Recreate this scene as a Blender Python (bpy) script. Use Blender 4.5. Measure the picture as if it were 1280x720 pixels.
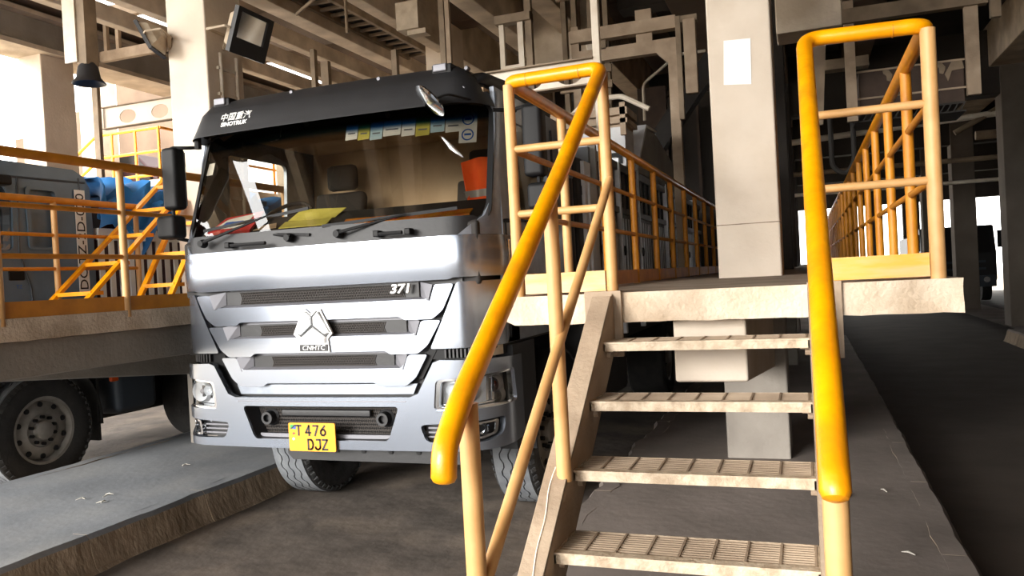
import bpy, math, random
from mathutils import Vector, Matrix
random.seed(7)
scene = bpy.context.scene
for _o in list(bpy.data.objects):
    bpy.data.objects.remove(_o)
col = scene.collection

# ------------------------------------------------------------------ camera
# world: X to the right along the platform edge, Y into the shed, Z up; ground is z = 0
cd = bpy.data.cameras.new('camera')
cam = bpy.data.objects.new('camera', cd)
col.objects.link(cam)
YAW, PITCH, ROLL = math.radians(20.223), math.radians(-.7229), math.radians(-3.029)
_f = Vector((-math.sin(YAW) * math.cos(PITCH), math.cos(YAW) * math.cos(PITCH), math.sin(PITCH)))
_r0 = Vector((math.cos(YAW), math.sin(YAW), 0))
_u0 = _r0.cross(_f)
_r = _r0 * math.cos(ROLL) + _u0 * math.sin(ROLL)
_u = -_r0 * math.sin(ROLL) + _u0 * math.cos(ROLL)
_m = Matrix((_r, _u, -_f)).transposed().to_4x4()
_m.translation = Vector((0, 0, 1.73))
cam.matrix_world = _m
cd.sensor_width = 36.0
cd.lens = 1000.0 / 1280.0 * 36.0
cd.clip_start = .05
cd.clip_end = 500
scene.camera = cam

# ------------------------------------------------------------------ sky, light, exposure
world = bpy.data.worlds.new('hazy_sky')
scene.world = world
world.use_nodes = True
_bg = world.node_tree.nodes['Background']
_bg.inputs[0].default_value = (1.0, .985, .955, 1)
_bg.inputs[1].default_value = 3.6
sun_data = bpy.data.lights.new('hazy_sun', 'SUN')
sun_data.energy = 3.4
sun_data.angle = math.radians(25)
sun_data.color = (1.0, .965, .91)
sun = bpy.data.objects.new('hazy_sun', sun_data)
col.objects.link(sun)
sun.location = (-10, -12, 12)
sun.rotation_euler = Vector((.40, .88, -.27)).to_track_quat('-Z', 'Y').to_euler()
vs = scene.view_settings
vs.view_transform = 'Standard'
vs.look = 'None'
vs.gamma = 1
vs.use_curve_mapping = False
vs.exposure = .95
scene.cycles.max_bounces = 10
scene.cycles.transparent_max_bounces = 16
scene.cycles.caustics_reflective = False
scene.cycles.caustics_refractive = False

# ------------------------------------------------------------------ materials
M = {}
def lin(h):
    h = h.lstrip('#')
    out = []
    for i in (0, 2, 4):
        c = int(h[i:i + 2], 16) / 255
        out.append(c / 12.92 if c <= .04045 else ((c + .055) / 1.055) ** 2.4)
    return (*out, 1)
def mat(name, c, rough=.6, metal=0, c2=None, scale=6, bump=0, bscale=40, spec=.5, coat=0, stretch=(1, 1, 1), det=6, lo=.35, hi=.65, c3=None, c3scale=1.3):
    m = bpy.data.materials.new(name)
    m.use_nodes = True
    nt = m.node_tree
    b = nt.nodes['Principled BSDF']
    b.inputs['Base Color'].default_value = lin(c)
    b.inputs['Roughness'].default_value = rough
    b.inputs['Metallic'].default_value = metal
    b.inputs['Specular IOR Level'].default_value = spec
    b.inputs['Coat Weight'].default_value = coat
    b.inputs['Coat Roughness'].default_value = .08
    if c2 or bump:
        tc = nt.nodes.new('ShaderNodeNewGeometry')
        mp = nt.nodes.new('ShaderNodeMapping')
        mp.inputs['Scale'].default_value = stretch
        nt.links.new(tc.outputs['Position'], mp.inputs[0])
    if c2:
        n = nt.nodes.new('ShaderNodeTexNoise')
        n.inputs['Scale'].default_value = scale
        n.inputs['Detail'].default_value = det
        nt.links.new(mp.outputs[0], n.inputs['Vector'])
        r = nt.nodes.new('ShaderNodeValToRGB')
        r.color_ramp.elements[0].position = lo
        r.color_ramp.elements[1].position = hi
        r.color_ramp.elements[0].color = lin(c)
        r.color_ramp.elements[1].color = lin(c2)
        nt.links.new(n.outputs[0], r.inputs[0])
        out = r.outputs[0]
        if c3:
            n3 = nt.nodes.new('ShaderNodeTexNoise')
            n3.inputs['Scale'].default_value = c3scale
            n3.inputs['Detail'].default_value = 8
            nt.links.new(mp.outputs[0], n3.inputs['Vector'])
            r3 = nt.nodes.new('ShaderNodeValToRGB')
            r3.color_ramp.elements[0].position = .5
            r3.color_ramp.elements[1].position = .68
            nt.links.new(n3.outputs[0], r3.inputs[0])
            mx = nt.nodes.new('ShaderNodeMix')
            mx.data_type = 'RGBA'
            nt.links.new(r3.outputs[0], mx.inputs[0])
            nt.links.new(out, mx.inputs[6])
            mx.inputs[7].default_value = lin(c3)
            out = mx.outputs[2]
        nt.links.new(out, b.inputs['Base Color'])
    if bump:
        n2 = nt.nodes.new('ShaderNodeTexNoise')
        n2.inputs['Scale'].default_value = bscale
        n2.inputs['Detail'].default_value = 8
        nt.links.new(mp.outputs[0], n2.inputs['Vector'])
        bp = nt.nodes.new('ShaderNodeBump')
        bp.inputs['Strength'].default_value = bump
        bp.inputs['Distance'].default_value = .02
        nt.links.new(n2.outputs[0], bp.inputs['Height'])
        nt.links.new(bp.outputs[0], b.inputs['Normal'])
    M[name] = m
    return m
mat('concrete', '#d8c9b5', .9, c2='#b3a594', scale=2.5, bump=.25, bscale=30, c3='#a3937f', c3scale=1.0)
mat('column_concrete', '#ddd0c0', .88, c2='#cfc1b0', scale=1.6, bump=.2, bscale=25, c3='#c2b19c', c3scale=.9)
mat('edge_concrete', '#e2d2bd', .9, c2='#cbb79f', scale=5, bump=.5, bscale=45, c3='#a58f76', c3scale=2.2)
mat('dusty_concrete', '#a3917e', .92, c2='#8a7a68', scale=3, bump=.3, bscale=35)
mat('grey_concrete', '#9a938a', .9, c2='#857e76', scale=2, bump=.3, bscale=30)
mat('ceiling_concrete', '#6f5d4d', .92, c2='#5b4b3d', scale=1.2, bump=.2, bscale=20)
mat('shaded_column', '#675e55', .92, c2='#574f47', scale=1.2, bump=.2, bscale=20)  # column concrete darkened in colour for the shade at right
mat('shaded_concrete', '#39332e', .92, c2='#2d2824', scale=1.2, bump=.2, bscale=20)  # concrete copy with the deep shed's shade put into its colour
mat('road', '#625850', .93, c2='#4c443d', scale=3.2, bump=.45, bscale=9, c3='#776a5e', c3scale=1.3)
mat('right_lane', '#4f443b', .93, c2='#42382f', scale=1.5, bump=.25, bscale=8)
mat('island', '#83868a', .88, c2='#72757a', scale=1.3, bump=.16, bscale=16, c3='#90908f', c3scale=.6)
mat('island_dark', '#877c75', .9, c2='#746a63', scale=1.5, bump=.2, bscale=14)
mat('kerb_face', '#a3907a', .95, c2='#7d6c59', scale=7, bump=.8, bscale=18, stretch=(1, 1, .5))
mat('yellow_paint', '#f6a500', .38, c2='#e89200', scale=9, bump=.08, bscale=60, coat=.15, c3='#d98a0c', c3scale=5)
mat('orange_paint', '#d98d1f', .5, c2='#c27a18', scale=8, bump=.05)
mat('cream_paint', '#d3a46c', .5, c2='#c99a60', scale=10, bump=.05, c3='#bd8c55', c3scale=4)
mat('toe_paint', '#e7a83c', .55, c2='#d7b48a', scale=3, stretch=(1, 1, 6), bump=.06)
mat('dusty_steel', '#a5917b', .78, c2='#8d7a66', scale=6, bump=.2, bscale=50, c3='#b39f88', c3scale=3)
mat('worn_nosing', '#a8947c', .6, c2='#cdbca4', scale=22, bump=.3, bscale=70)
mat('pale_steel', '#d9cfc0', .65, c2='#c3b6a3', scale=4, bump=.1)
mat('brown_steel', '#8b7963', .7, c2='#6f5f4c', scale=4, bump=.1)
mat('dark_steel', '#2b2622', .75, c2='#1f1b18', scale=4, bump=.1)
mat('silver', '#949ba7', .24, .85, spec=.5, coat=.3)
mat('yard', '#c9bca8', .95, c2='#b5a793', scale=.8, bump=.3, bscale=6)
mat('reflector', '#f4f7fa', .25, .1)
mat('silver_shade', '#9198a3', .36, .5, c2='#858c97', scale=14, coat=.35)
mat('recess_grey', '#77777d', .5, .3)
mat('black_plastic', '#19191c', .5, c2='#141416', scale=12, bump=.05)
mat('visor_black', '#202022', .5, c2='#19191b', scale=6, bump=.06, bscale=120)
mat('gasket', '#0e0e10', .6, spec=.3)
mat('rubber', '#37383a', .85, c2='#4c4c4c', scale=12, bump=.2, bscale=60)
mat('tread_rubber', '#74777a', .85, c2='#62656a', scale=10, bump=.15)
mat('dark_rubber', '#1d1c1b', .85, c2='#282624', scale=9, bump=.2)
mat('mesh_black', '#3a3430', .7)
mat('chrome', '#e9edf2', .12, 1.0)
mat('white', '#f2f2f0', .5)
mat('white_paper', '#f3f1ea', .7)
mat('black_ink', '#15151a', .5)
mat('plate_yellow', '#f09c00', .45)
mat('green_ink', '#2f9c4a', .5)
mat('blue_ink', '#2d62b8', .5)
mat('sky_paper', '#bcd9e4', .7)
mat('yellow_paper', '#e3d96a', .7, c2='#cfc257', scale=8)
mat('red_paper', '#c33a3a', .6)
mat('orange_paper', '#e89a1c', .6, c2='#d9601c', scale=9)
mat('vest_orange', '#ff6418', .8, c2='#f85410', scale=9)
mat('vest_grey', '#9b9894', .4)
mat('cab_interior', '#c7ad8d', .8, c2='#b59a7a', scale=3)
mat('interior_dark', '#2a2725', .8)
mat('seat_fabric', '#3a3531', .9)
mat('cab_grey', '#5f7488', .5, c2='#566a7d', scale=5, coat=.2, bump=.03)
mat('cab_grey_dark', '#39414a', .55)
mat('tarp_blue', '#2e7fc4', .55, c2='#1f66a8', scale=3, bump=.1)
mat('maroon', '#3a1a1e', .6)
mat('trailer_grey', '#6a6d70', .5, .1, c2='#5a5d60', scale=3)
mat('trailer_rib', '#dcdfe3', .4, .1, c2='#c4c7cc', scale=5)
mat('hopper_grey', '#94918c', .7, c2='#7d7a75', scale=3)
mat('hopper_white', '#cfd0d2', .6, c2='#bcbcbe', scale=4)
mat('lamp_body', '#b9a993', .6, c2='#a5957f', scale=8)
mat('lamp_black', '#1b191a', .5)
mat('rim_grey', '#8f8a84', .55, .3, c2='#7b766f', scale=9)
mat('amber', '#d9541a', .3)
mat('dark_truck', '#1c1d20', .5)
mat('rust_wood', '#4a3a30', .8, c2='#3a2d25', scale=4)
mat('pipe_red', '#8e2a2a', .6)
mat('scrap', '#a9a59c', .7)
def glassy(name, tint, ior=1.5, rough=0.0):
    m = bpy.data.materials.new(name)
    m.use_nodes = True
    nt = m.node_tree
    nt.nodes.clear()
    o = nt.nodes.new('ShaderNodeOutputMaterial')
    mx = nt.nodes.new('ShaderNodeMixShader')
    fr = nt.nodes.new('ShaderNodeFresnel')
    fr.inputs[0].default_value = ior
    t = nt.nodes.new('ShaderNodeBsdfTransparent')
    t.inputs[0].default_value = tint
    g = nt.nodes.new('ShaderNodeBsdfGlossy')
    g.inputs['Roughness'].default_value = rough
    nt.links.new(fr.outputs[0], mx.inputs[0])
    nt.links.new(t.outputs[0], mx.inputs[1])
    nt.links.new(g.outputs[0], mx.inputs[2])
    nt.links.new(mx.outputs[0], o.inputs[0])
    M[name] = m
glassy('windscreen_glass', (.86, .83, .76, 1), 2.1)
glassy('door_glass', (.62, .63, .60, 1), 1.5)
glassy('side_glass', (.22, .23, .24, 1), 1.5)
glassy('lens_glass', (.93, .94, .95, 1), 1.5)
glassy('lamp_glass', (.55, .55, .53, 1), 1.6, .1)
# tinted band printed along the top of the windscreen: dark blue, fading out downwards
def tint_strip(z_lo, z_hi):
    m = bpy.data.materials.new('sun_strip_tint')
    m.use_nodes = True
    nt = m.node_tree
    nt.nodes.clear()
    o = nt.nodes.new('ShaderNodeOutputMaterial')
    t = nt.nodes.new('ShaderNodeBsdfTransparent')
    g = nt.nodes.new('ShaderNodeNewGeometry')
    s = nt.nodes.new('ShaderNodeSeparateXYZ')
    mr = nt.nodes.new('ShaderNodeMapRange')
    mr.inputs[1].default_value = z_lo
    mr.inputs[2].default_value = z_hi
    r = nt.nodes.new('ShaderNodeValToRGB')
    e = r.color_ramp.elements
    e[0].position, e[0].color = 0, (1, 1, 1, 1)
    e[1].position, e[1].color = 1, (.004, .006, .01, 1)
    k = e.new(.45)
    k.color = (.05, .17, .34, 1)
    nt.links.new(g.outputs['Position'], s.inputs[0])
    nt.links.new(s.outputs[2], mr.inputs[0])
    nt.links.new(mr.outputs[0], r.inputs[0])
    nt.links.new(r.outputs[0], t.inputs[0])
    nt.links.new(t.outputs[0], o.inputs[0])
    M['sun_strip'] = m

# ------------------------------------------------------------------ mesh helpers
class MB:
    def __init__(s):
        s.v, s.f = [], []
    def add(s, vs_, fs_):
        n = len(s.v)
        s.v += [tuple(p) for p in vs_]
        s.f += [tuple(i + n for i in f) for f in fs_]
        return s
    def box(s, x0, x1, y0, y1, z0, z1):
        return s.add([(x0, y0, z0), (x1, y0, z0), (x1, y1, z0), (x0, y1, z0), (x0, y0, z1), (x1, y0, z1), (x1, y1, z1), (x0, y1, z1)],
                     [(0, 3, 2, 1), (4, 5, 6, 7), (0, 1, 5, 4), (1, 2, 6, 5), (2, 3, 7, 6), (3, 0, 4, 7)])
    def prism(s, pts, axis, a, b):
        area = sum(pts[i][0] * pts[(i + 1) % len(pts)][1] - pts[(i + 1) % len(pts)][0] * pts[i][1] for i in range(len(pts)))
        if (area < 0) != (axis == 'y'):
            pts = list(pts)[::-1]
        n = len(pts)
        mk = {'x': lambda p, t: (t, p[0], p[1]), 'y': lambda p, t: (p[0], t, p[1]), 'z': lambda p, t: (p[0], p[1], t)}[axis]
        vs_ = [mk(p, a) for p in pts] + [mk(p, b) for p in pts]
        fs_ = [tuple(range(n))[::-1], tuple(range(n, 2 * n))] + [(i, (i + 1) % n, n + (i + 1) % n, n + i) for i in range(n)]
        if b < a:
            fs_ = [f[::-1] for f in fs_]
        return s.add(vs_, fs_)
    def bar(s, p, q, w, h, up=(0, 0, 1)):
        p, q = Vector(p), Vector(q)
        d = (q - p).normalized()
        x = d.cross(Vector(up))
        if x.length < 1e-4:
            x = d.cross(Vector((0, 1, 0)))
        x.normalize()
        z = x.cross(d)
        vs_ = []
        for e in (p, q):
            for a, b in ((-1, -1), (1, -1), (1, 1), (-1, 1)):
                vs_.append(e + x * a * w / 2 + z * b * h / 2)
        return s.add(vs_, [(0, 1, 2, 3)[::-1], (4, 5, 6, 7), (0, 1, 5, 4), (1, 2, 6, 5), (2, 3, 7, 6), (3, 0, 4, 7)])
    def tube(s, pts, r, n=10, closed=False):
        pts = [Vector(p) for p in pts]
        k = len(pts)
        rs = r if isinstance(r, (list, tuple)) else [r] * k
        tg = []
        for i in range(k):
            a = pts[(i - 1) % k] if (i or closed) else pts[0]
            b = pts[(i + 1) % k] if (i < k - 1 or closed) else pts[-1]
            tg.append((b - a).normalized())
        ref = Vector((0, 0, 1)) if abs(tg[0].z) < .9 else Vector((1, 0, 0))
        u = tg[0].cross(ref).normalized()
        base = len(s.v)
        for i in range(k):
            u = (u - tg[i] * u.dot(tg[i])).normalized()
            w = tg[i].cross(u)
            for j in range(n):
                a = 2 * math.pi * j / n
                s.v.append(tuple(pts[i] + (u * math.cos(a) + w * math.sin(a)) * rs[i]))
        for i in range(k if closed else k - 1):
            i2 = (i + 1) % k
            for j in range(n):
                s.f.append((base + i * n + j, base + i * n + (j + 1) % n, base + i2 * n + (j + 1) % n, base + i2 * n + j))
        if not closed:
            s.f.append(tuple(base + j for j in range(n))[::-1])
            s.f.append(tuple(base + (k - 1) * n + j for j in range(n)))
        return s
    def lathe(s, prof, c, axis='x', n=32, sgn=1):
        c = Vector(c)
        base = len(s.v)
        k = len(prof)
        for j in range(n):
            a = 2 * math.pi * j / n
            ca, sa = math.cos(a), math.sin(a)
            for r, h in prof:
                h *= sgn
                s.v.append(tuple(c + {'x': Vector((h, r * ca, r * sa)), 'y': Vector((r * ca, h, r * sa)), 'z': Vector((r * ca, r * sa, h))}[axis]))
        for j in range(n):
            j2 = (j + 1) % n
            for i in range(k - 1):
                f = (base + j * k + i, base + j * k + i + 1, base + j2 * k + i + 1, base + j2 * k + i)
                s.f.append(f)
        return s
    def grid(s, fn, nu, nv):
        base = len(s.v)
        for i in range(nu + 1):
            for j in range(nv + 1):
                s.v.append(tuple(fn(i / nu, j / nv)))
        for i in range(nu):
            for j in range(nv):
                a = base + i * (nv + 1) + j
                s.f.append((a, a + nv + 1, a + nv + 2, a + 1))
        return s
    def rows(s, rs):
        base = len(s.v)
        n = len(rs[0])
        for r in rs:
            s.v += [tuple(p) for p in r]
        for i in range(len(rs) - 1):
            for j in range(n - 1):
                a = base + i * n + j
                s.f.append((a, a + 1, a + n + 1, a + n))
        return s
    def build(s, name, m, parent=None, bevel=0, smooth=False, solid=0, seg=2, mirror_tf=None):
        me = bpy.data.meshes.new(name)
        me.from_pydata(s.v, [], s.f)
        me.materials.append(M[m] if isinstance(m, str) else m)
        o = bpy.data.objects.new(name, me)
        col.objects.link(o)
        if smooth or bevel:
            for p in me.polygons:
                p.use_smooth = True
        if solid:
            md = o.modifiers.new('thick', 'SOLIDIFY')
            md.thickness = abs(solid)
            md.offset = 1 if solid > 0 else -1
        if bevel:
            md = o.modifiers.new('edge', 'BEVEL')
            md.width = bevel
            md.segments = seg
            md.limit_method = 'ANGLE'
            md.angle_limit = math.radians(35)
        if smooth or bevel:
            md = o.modifiers.new('shade', 'EDGE_SPLIT') if (smooth and not bevel) else o.modifiers.new('shade', 'WEIGHTED_NORMAL')
            if md.type == 'EDGE_SPLIT':
                md.split_angle = math.radians(40)
        if parent is not None:
            o.parent = parent
        return o
def E(name, label=None, cat=None, group=None, kind=None, loc=None):
    o = bpy.data.objects.new(name, None)
    col.objects.link(o)
    o.empty_display_size = .1
    return tag(o, label, cat, group, kind)
def tag(o, label=None, cat=None, group=None, kind=None):
    if label: o['label'] = label
    if cat: o['category'] = cat
    if group: o['group'] = group
    if kind: o['kind'] = kind
    return o
def struct(name, mb, m, parent=None, **k):
    o = mb.build(name, m, parent, **k)
    if parent is None:
        o['kind'] = 'structure'
    return o
def dup(o, off, parent=None, label=None):
    """copy a thing, its parts and sub-parts, shifted by off"""
    c = o.copy()
    col.objects.link(c)
    if parent is not None:
        c.parent = parent
    else:
        c.location = o.location + Vector(off)
    if label:
        c['label'] = label
    for ch in list(o.children):
        dup(ch, (0, 0, 0), c)
    return c
def text(name, s_, size, m, parent=None, origin=(0, 0, 0), right=(1, 0, 0), up=(0, 0, 1), depth=.004, sx=1, align='CENTER', shear=0, bold=0, spacing=1):
    cu = bpy.data.curves.new(name, 'FONT')
    cu.body = s_
    cu.size = size
    cu.align_x = align
    cu.align_y = 'CENTER'
    cu.extrude = depth
    cu.shear = shear
    cu.offset = bold
    cu.space_character = spacing
    cu.resolution_u = 3
    to = bpy.data.objects.new(name, cu)
    col.objects.link(to)
    dg = bpy.context.evaluated_depsgraph_get()
    me = bpy.data.meshes.new_from_object(to.evaluated_get(dg))
    bpy.data.objects.remove(to)
    r_, u_ = Vector(right).normalized(), Vector(up).normalized()
    n_ = r_.cross(u_)
    mt = Matrix((r_, u_, n_)).transposed().to_4x4() @ Matrix.Diagonal((sx, 1, 1, 1))
    mt = Matrix.Translation(origin) @ mt
    me.transform(mt)
    me.materials.clear()
    me.materials.append(M[m])
    me.name = name
    o = bpy.data.objects.new(name, me)
    col.objects.link(o)
    if parent is not None:
        o.parent = parent
    return o
def arc(c, a, b, r, t0, t1, n):
    """points on a circle round c in the plane of unit vectors a, b"""
    c, a, b = Vector(c), Vector(a), Vector(b)
    return [c + (a * math.cos(t0 + (t1 - t0) * i / n) + b * math.sin(t0 + (t1 - t0) * i / n)) * r for i in range(n + 1)]
def bend(pts, r, n=5):
    """polyline with rounded corners"""
    pts = [Vector(p) for p in pts]
    out = [pts[0]]
    for i in range(1, len(pts) - 1):
        p, q, s_ = pts[i - 1], pts[i], pts[i + 1]
        d1, d2 = (p - q).normalized(), (s_ - q).normalized()
        rr_ = min(r, (p - q).length * .45, (s_ - q).length * .45)
        a, b = q + d1 * rr_, q + d2 * rr_
        for k in range(n + 1):
            t = k / n
            out.append(a * (1 - t) ** 2 + q * 2 * t * (1 - t) + b * t * t)
    out.append(pts[-1])
    return out

# ================================================================== THE SETTING
def wob(x, y, s=1.0):
    return (math.sin(x * 3.1 * s + 1.3 * math.sin(y * 2.3 * s)) + math.sin(y * 4.7 * s + x * 1.9 * s) * .6 + math.sin((x * 7.7 - y * 5.3) * s) * .35) / 2
def floor_patch(name, x0, x1, y0, y1, nx, ny, amp, m, parent=None, z=0):
    b = MB().grid(lambda u, v: (x0 + (x1 - x0) * u, y0 + (y1 - y0) * v, z + amp * wob(x0 + (x1 - x0) * u, y0 + (y1 - y0) * v, 1.7)), nx, ny)
    return struct(name, b, m, parent, smooth=True)
floor_patch('floor', -4.45, -1.35, -4, 20, 40, 220, .008, 'road')
struct('floor', MB().box(-11.5, -4.45, -12, 42, -.3, -.001), 'road')
struct('floor', MB().box(-70, -11.5, -60, 80, -.3, -.001).box(-11.5, 40, -60, -12, -.3, -.001).box(-11.5, 40, 42, 80, -.3, -.001), 'yard')  # outlying ground, coloured pale to bounce light onto beams and ceiling
struct('floor', MB().box(-4.45, -1.35, -12, -4, -.3, -.001).box(-4.45, -1.35, 20, 42, -.3, -.001), 'road')
struct('floor', MB().box(-1.35, .6, -12, 42, -.3, -.001), 'road')
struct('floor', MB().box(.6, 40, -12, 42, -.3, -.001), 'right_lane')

def island(x0, x1, y0, y1, z, m, rough_l, rough_r, stone_len):
    rnd = random.Random(int(x0 * 100))
    def ex(y, s, a):
        return a * (wob(y * 1.9 + s, s * 2.0) * .6 + .5 * wob(y * 6.3, s))
    def fn(u, v):
        y = y0 + (y1 - y0) * v
        xa, xb = x0 + .13 + ex(y, 1, rough_l), x1 - .13 + ex(y, 5, rough_r)
        return (xa + (xb - xa) * u, y, z + .006 * wob(xa + (xb - xa) * u, y, 1.3))
    o = struct('kerb_island', MB().grid(fn, 10, 160), m, smooth=True)
    for side, xe, a in ((-1, x0, rough_l), (1, x1, rough_r)):
        y = y0
        while y < min(y1, 16):
            ln = stone_len * rnd.uniform(.85, 1.15)
            b = MB()
            n = 10
            ro = []
            bulge = rnd.uniform(.0, .02)
            for k in range(n + 1):
                yy = y + .002 + (ln - .004) * k / n
                e = ex(yy, 1 if side < 0 else 5, a)
                inner = xe - side * (.15 - side * e)
                top = xe + e - side * .012
                zz = z + .003 + .004 * wob(yy * 3, xe)
                ro.append([(inner, yy, -.01), (inner, yy, zz), (top - side * .02, yy, zz), (top + side * .006, yy, zz - .03),
                           (top + side * (.01 + bulge + .012 * wob(yy * 5, 3.3)), yy, z * .55), (xe + side * (.035 + bulge + .02 * wob(yy * 3, 7)), yy, .02), (xe + side * (.07 + bulge), yy, -.01)])
            b.rows(ro)
            b.add(ro[0], [tuple(range(7))])
            b.add(ro[-1], [tuple(range(7))[::-1]])
            s_ = b.build('kerb_stone', 'kerb_face', o, smooth=True)
            s_.data.materials.append(M[m])
            for p in s_.data.polygons:
                if p.center.z > z - .02 and abs(p.normal.z) > .6:
                    p.material_index = 1
            y += ln
    return o
island(-6.45, -4.36, -3, 38, .23, 'island', .02, .015, 1.15)
island(-1.47, .72, -3, 38, .23, 'island_dark', .05, .014, 1.3)
island(3.6, 4.9, -3, 38, .23, 'island_dark', .02, .02, 2.5)

# the two raised walkway slabs
def rough_slab(name, x0, x1, y0, y1, z0, z1, m_edge, m_top):
    b = MB()
    nx, ny, nz = 26, 90, 4
    def P(x, y, z_):
        # worn, slightly uneven edges
        k = .006 * wob(x * 4 + z_ * 3, y * 3, 2.2)
        e = 0
        if abs(x - x0) < .01 and y < y0 + .3 and z_ < z0 + .05:
            e = .03
        return (x + (k if (abs(x - x0) < 1e-6 or abs(x - x1) < 1e-6) else 0), y + (k if abs(y - y0) < 1e-6 else 0), z_ + (e if abs(z_ - z0) < 1e-6 else 0) + (.004 * wob(x * 5, y * 5, 2) if abs(z_ - z0) < 1e-6 else 0))
    ys = [y0 + (y1 - y0) * (j / ny) ** 2 for j in range(ny + 1)]
    xs = [x0 + (x1 - x0) * i / nx for i in range(nx + 1)]
    zs = [z0 + (z1 - z0) * k / nz for k in range(nz + 1)]
    b.rows([[P(x, y0, z_) for x in xs] for z_ in zs])
    b.rows([[P(x0, y, z_) for y in ys[::-1]] for z_ in zs])
    b.rows([[P(x1, y, z_) for y in ys] for z_ in zs])
    b.rows([[P(x, y, z1) for x in xs] for y in ys])
    b.rows([[P(x, y, z0) for x in xs[::-1]] for y in ys])
    o = struct(name, b, m_edge, smooth=True)
    o.data.materials.append(M[m_top])
    for p in o.data.polygons:
        if p.normal.z > .8:
            p.material_index = 1
    return o
slab_r = rough_slab('platform_slab', -1.345, .565, 3.47, 38, 1.508, 1.64, 'edge_concrete', 'dusty_concrete')
slab_l = rough_slab('platform_slab', -6.45, -4.45, 3.0, 38, 1.505, 1.645, 'edge_concrete', 'dusty_concrete')
struct('trim_1', MB().box(-4.75, -4.5, 3.0, 38, 1.275, 1.505), 'grey_concrete', bevel=.01)
struct('trim_2', MB().box(-6.42, -6.15, 3.0, 38, 1.275, 1.505), 'grey_concrete', bevel=.01)

# columns; those of the near row stand on the kerb islands and pass the slabs
def column(x0, x1, y0, y1, z0, z1, m='column_concrete', **k):
    return struct('concrete_column', MB().box(x0, x1, y0, y1, z0, z1), m, bevel=.018, **k)
for yk in (6.45, 12.45, 18.45, 24.45, 30.45):
    near = yk < 7
    c = column(-.645, -.17, yk, yk + .55, .2, 1.505, 'grey_concrete')
    c = column(-.645, -.17, yk, yk + .55, 1.6, 6.9, 'column_concrete' if near else 'shaded_concrete')
    if near:
        # pale patch and the pour joint on the near face
        struct('column_patch', MB().prism([(-.535, 3.14), (-.33, 3.12), (-.32, 3.47), (-.52, 3.48)], 'y', yk - .001, yk - .004), 'white', c)
        struct('pour_joint', MB().box(-.647, -.168, yk - .002, yk + .3, 2.05, 2.057), 'kerb_face', c)
    # haunched bracket carrying the slab
    struct('slab_bracket', MB().prism([(yk - 2.85, 1.507), (yk - 2.85, 1.225), (yk + .1, .93), (yk + .1, 1.507)], 'x', -.57, -.255), 'column_concrete' if near else 'shaded_concrete', c, bevel=.012)
    column(-5.94, -5.46, yk, yk + .55, .2, 1.505, 'grey_concrete')
    c = column(-5.94, -5.46, yk, yk + .55, 1.6, 6.9, 'column_concrete')
    struct('slab_bracket', MB().prism([(yk - 2.85, 1.507), (yk - 2.85, 1.225), (yk + .1, .93), (yk + .1, 1.507)], 'x', -5.86, -5.545), 'grey_concrete', c, bevel=.012)
for yk in (12.45, 18.45, 24.45, 30.45):
    column(3.8, 4.35, yk, yk + .55, .2, 6.9, 'shaded_column')
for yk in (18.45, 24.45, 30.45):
    column(8.7, 9.25, yk, yk + .55, 0, 6.9, 'shaded_column')
column(-11.42, -10.95, 9.2, 9.8, 0, 5.65)
column(-11.42, -10.95, 15.6, 16.2, 0, 5.65)
column(-11.42, -10.95, 22, 22.6, 0, 5.65)

# roof slab, girders, joists
struct('ceiling', MB().box(-9.2, -2.6, -11, 42, 6.9, 7.15), 'ceiling_concrete')  # out of view, roof front edges cut to steer sun: long right, short left
struct('ceiling', MB().box(-2.6, 12, -11, 42, 6.9, 7.15), 'shaded_concrete')
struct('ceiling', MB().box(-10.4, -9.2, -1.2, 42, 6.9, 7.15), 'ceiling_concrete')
# plan bracing under the roof near its open edge
for p, q in (((-5.4, -1.8, 6.75), (-9.2, 1.7, 6.75)), ((-5.2, -1.8, 6.75), (-2.6, .3, 6.75))):
    struct('roof_brace', MB().bar(p, q, .34, .2), 'dark_steel')
struct('ceiling', MB().box(-12.0, -10.4, -1.2, 42, 6.25, 6.45), 'ceiling_concrete')
def beam(x0, x1, y0, y1, z0, z1, m='concrete'):
    return struct('concrete_beam', MB().box(x0, x1, y0, y1, z0, z1), m, bevel=.015)
beam(-11.35, -10.95, -3.5, 40, 5.65, 6.25, 'grey_concrete')
struct('beam_flange', MB().box(-11.5, -10.80, -3.5, 40, 5.58, 5.65), 'concrete')
struct('beam_flange', MB().box(-11.45, -10.78, -3.5, 40, 6.10, 6.16), 'concrete')
beam(-6.88, -6.58, -3.5, 40, 5.6, 5.85)
beam(-5.72, -5.5, 7.0, 40, 5.62, 6.4)
for xk in (-7.75, -8.5, -9.3):
    beam(xk - .09, xk + .09, 4, 40, 5.7, 5.95)
beam(-4.47, -4.15, -3.5, 40, 5.6, 6.3)
beam(-3.55, -3.2, -3.5, 40, 5.62, 6.5)
beam(-1.75, -1.0, 3, 40, 5.62, 6.5, 'ceiling_concrete')
beam(-.65, -.17, 7.0, 40, 5.62, 6.6, 'ceiling_concrete')
beam(.9, 1.4, -3.5, 40, 5.8, 6.5, 'ceiling_concrete')
beam(3.62, 4.5, -3.5, 40, 5.45, 6.3, 'concrete')
beam(-4.15, -2.9, 12.5, 12.95, 4.9, 6.3)
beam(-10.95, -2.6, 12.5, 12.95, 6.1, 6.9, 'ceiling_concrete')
beam(-2.6, 4.4, 12.5, 12.95, 5.85, 6.9, 'shaded_concrete')
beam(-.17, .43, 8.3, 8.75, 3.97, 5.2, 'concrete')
beam(-10.95, 9.0, 18.5, 18.95, 4.9, 6.2, 'shaded_concrete')
beam(-10.95, 9.0, 24.5, 24.95, 4.7, 6.2, 'shaded_concrete')
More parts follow.
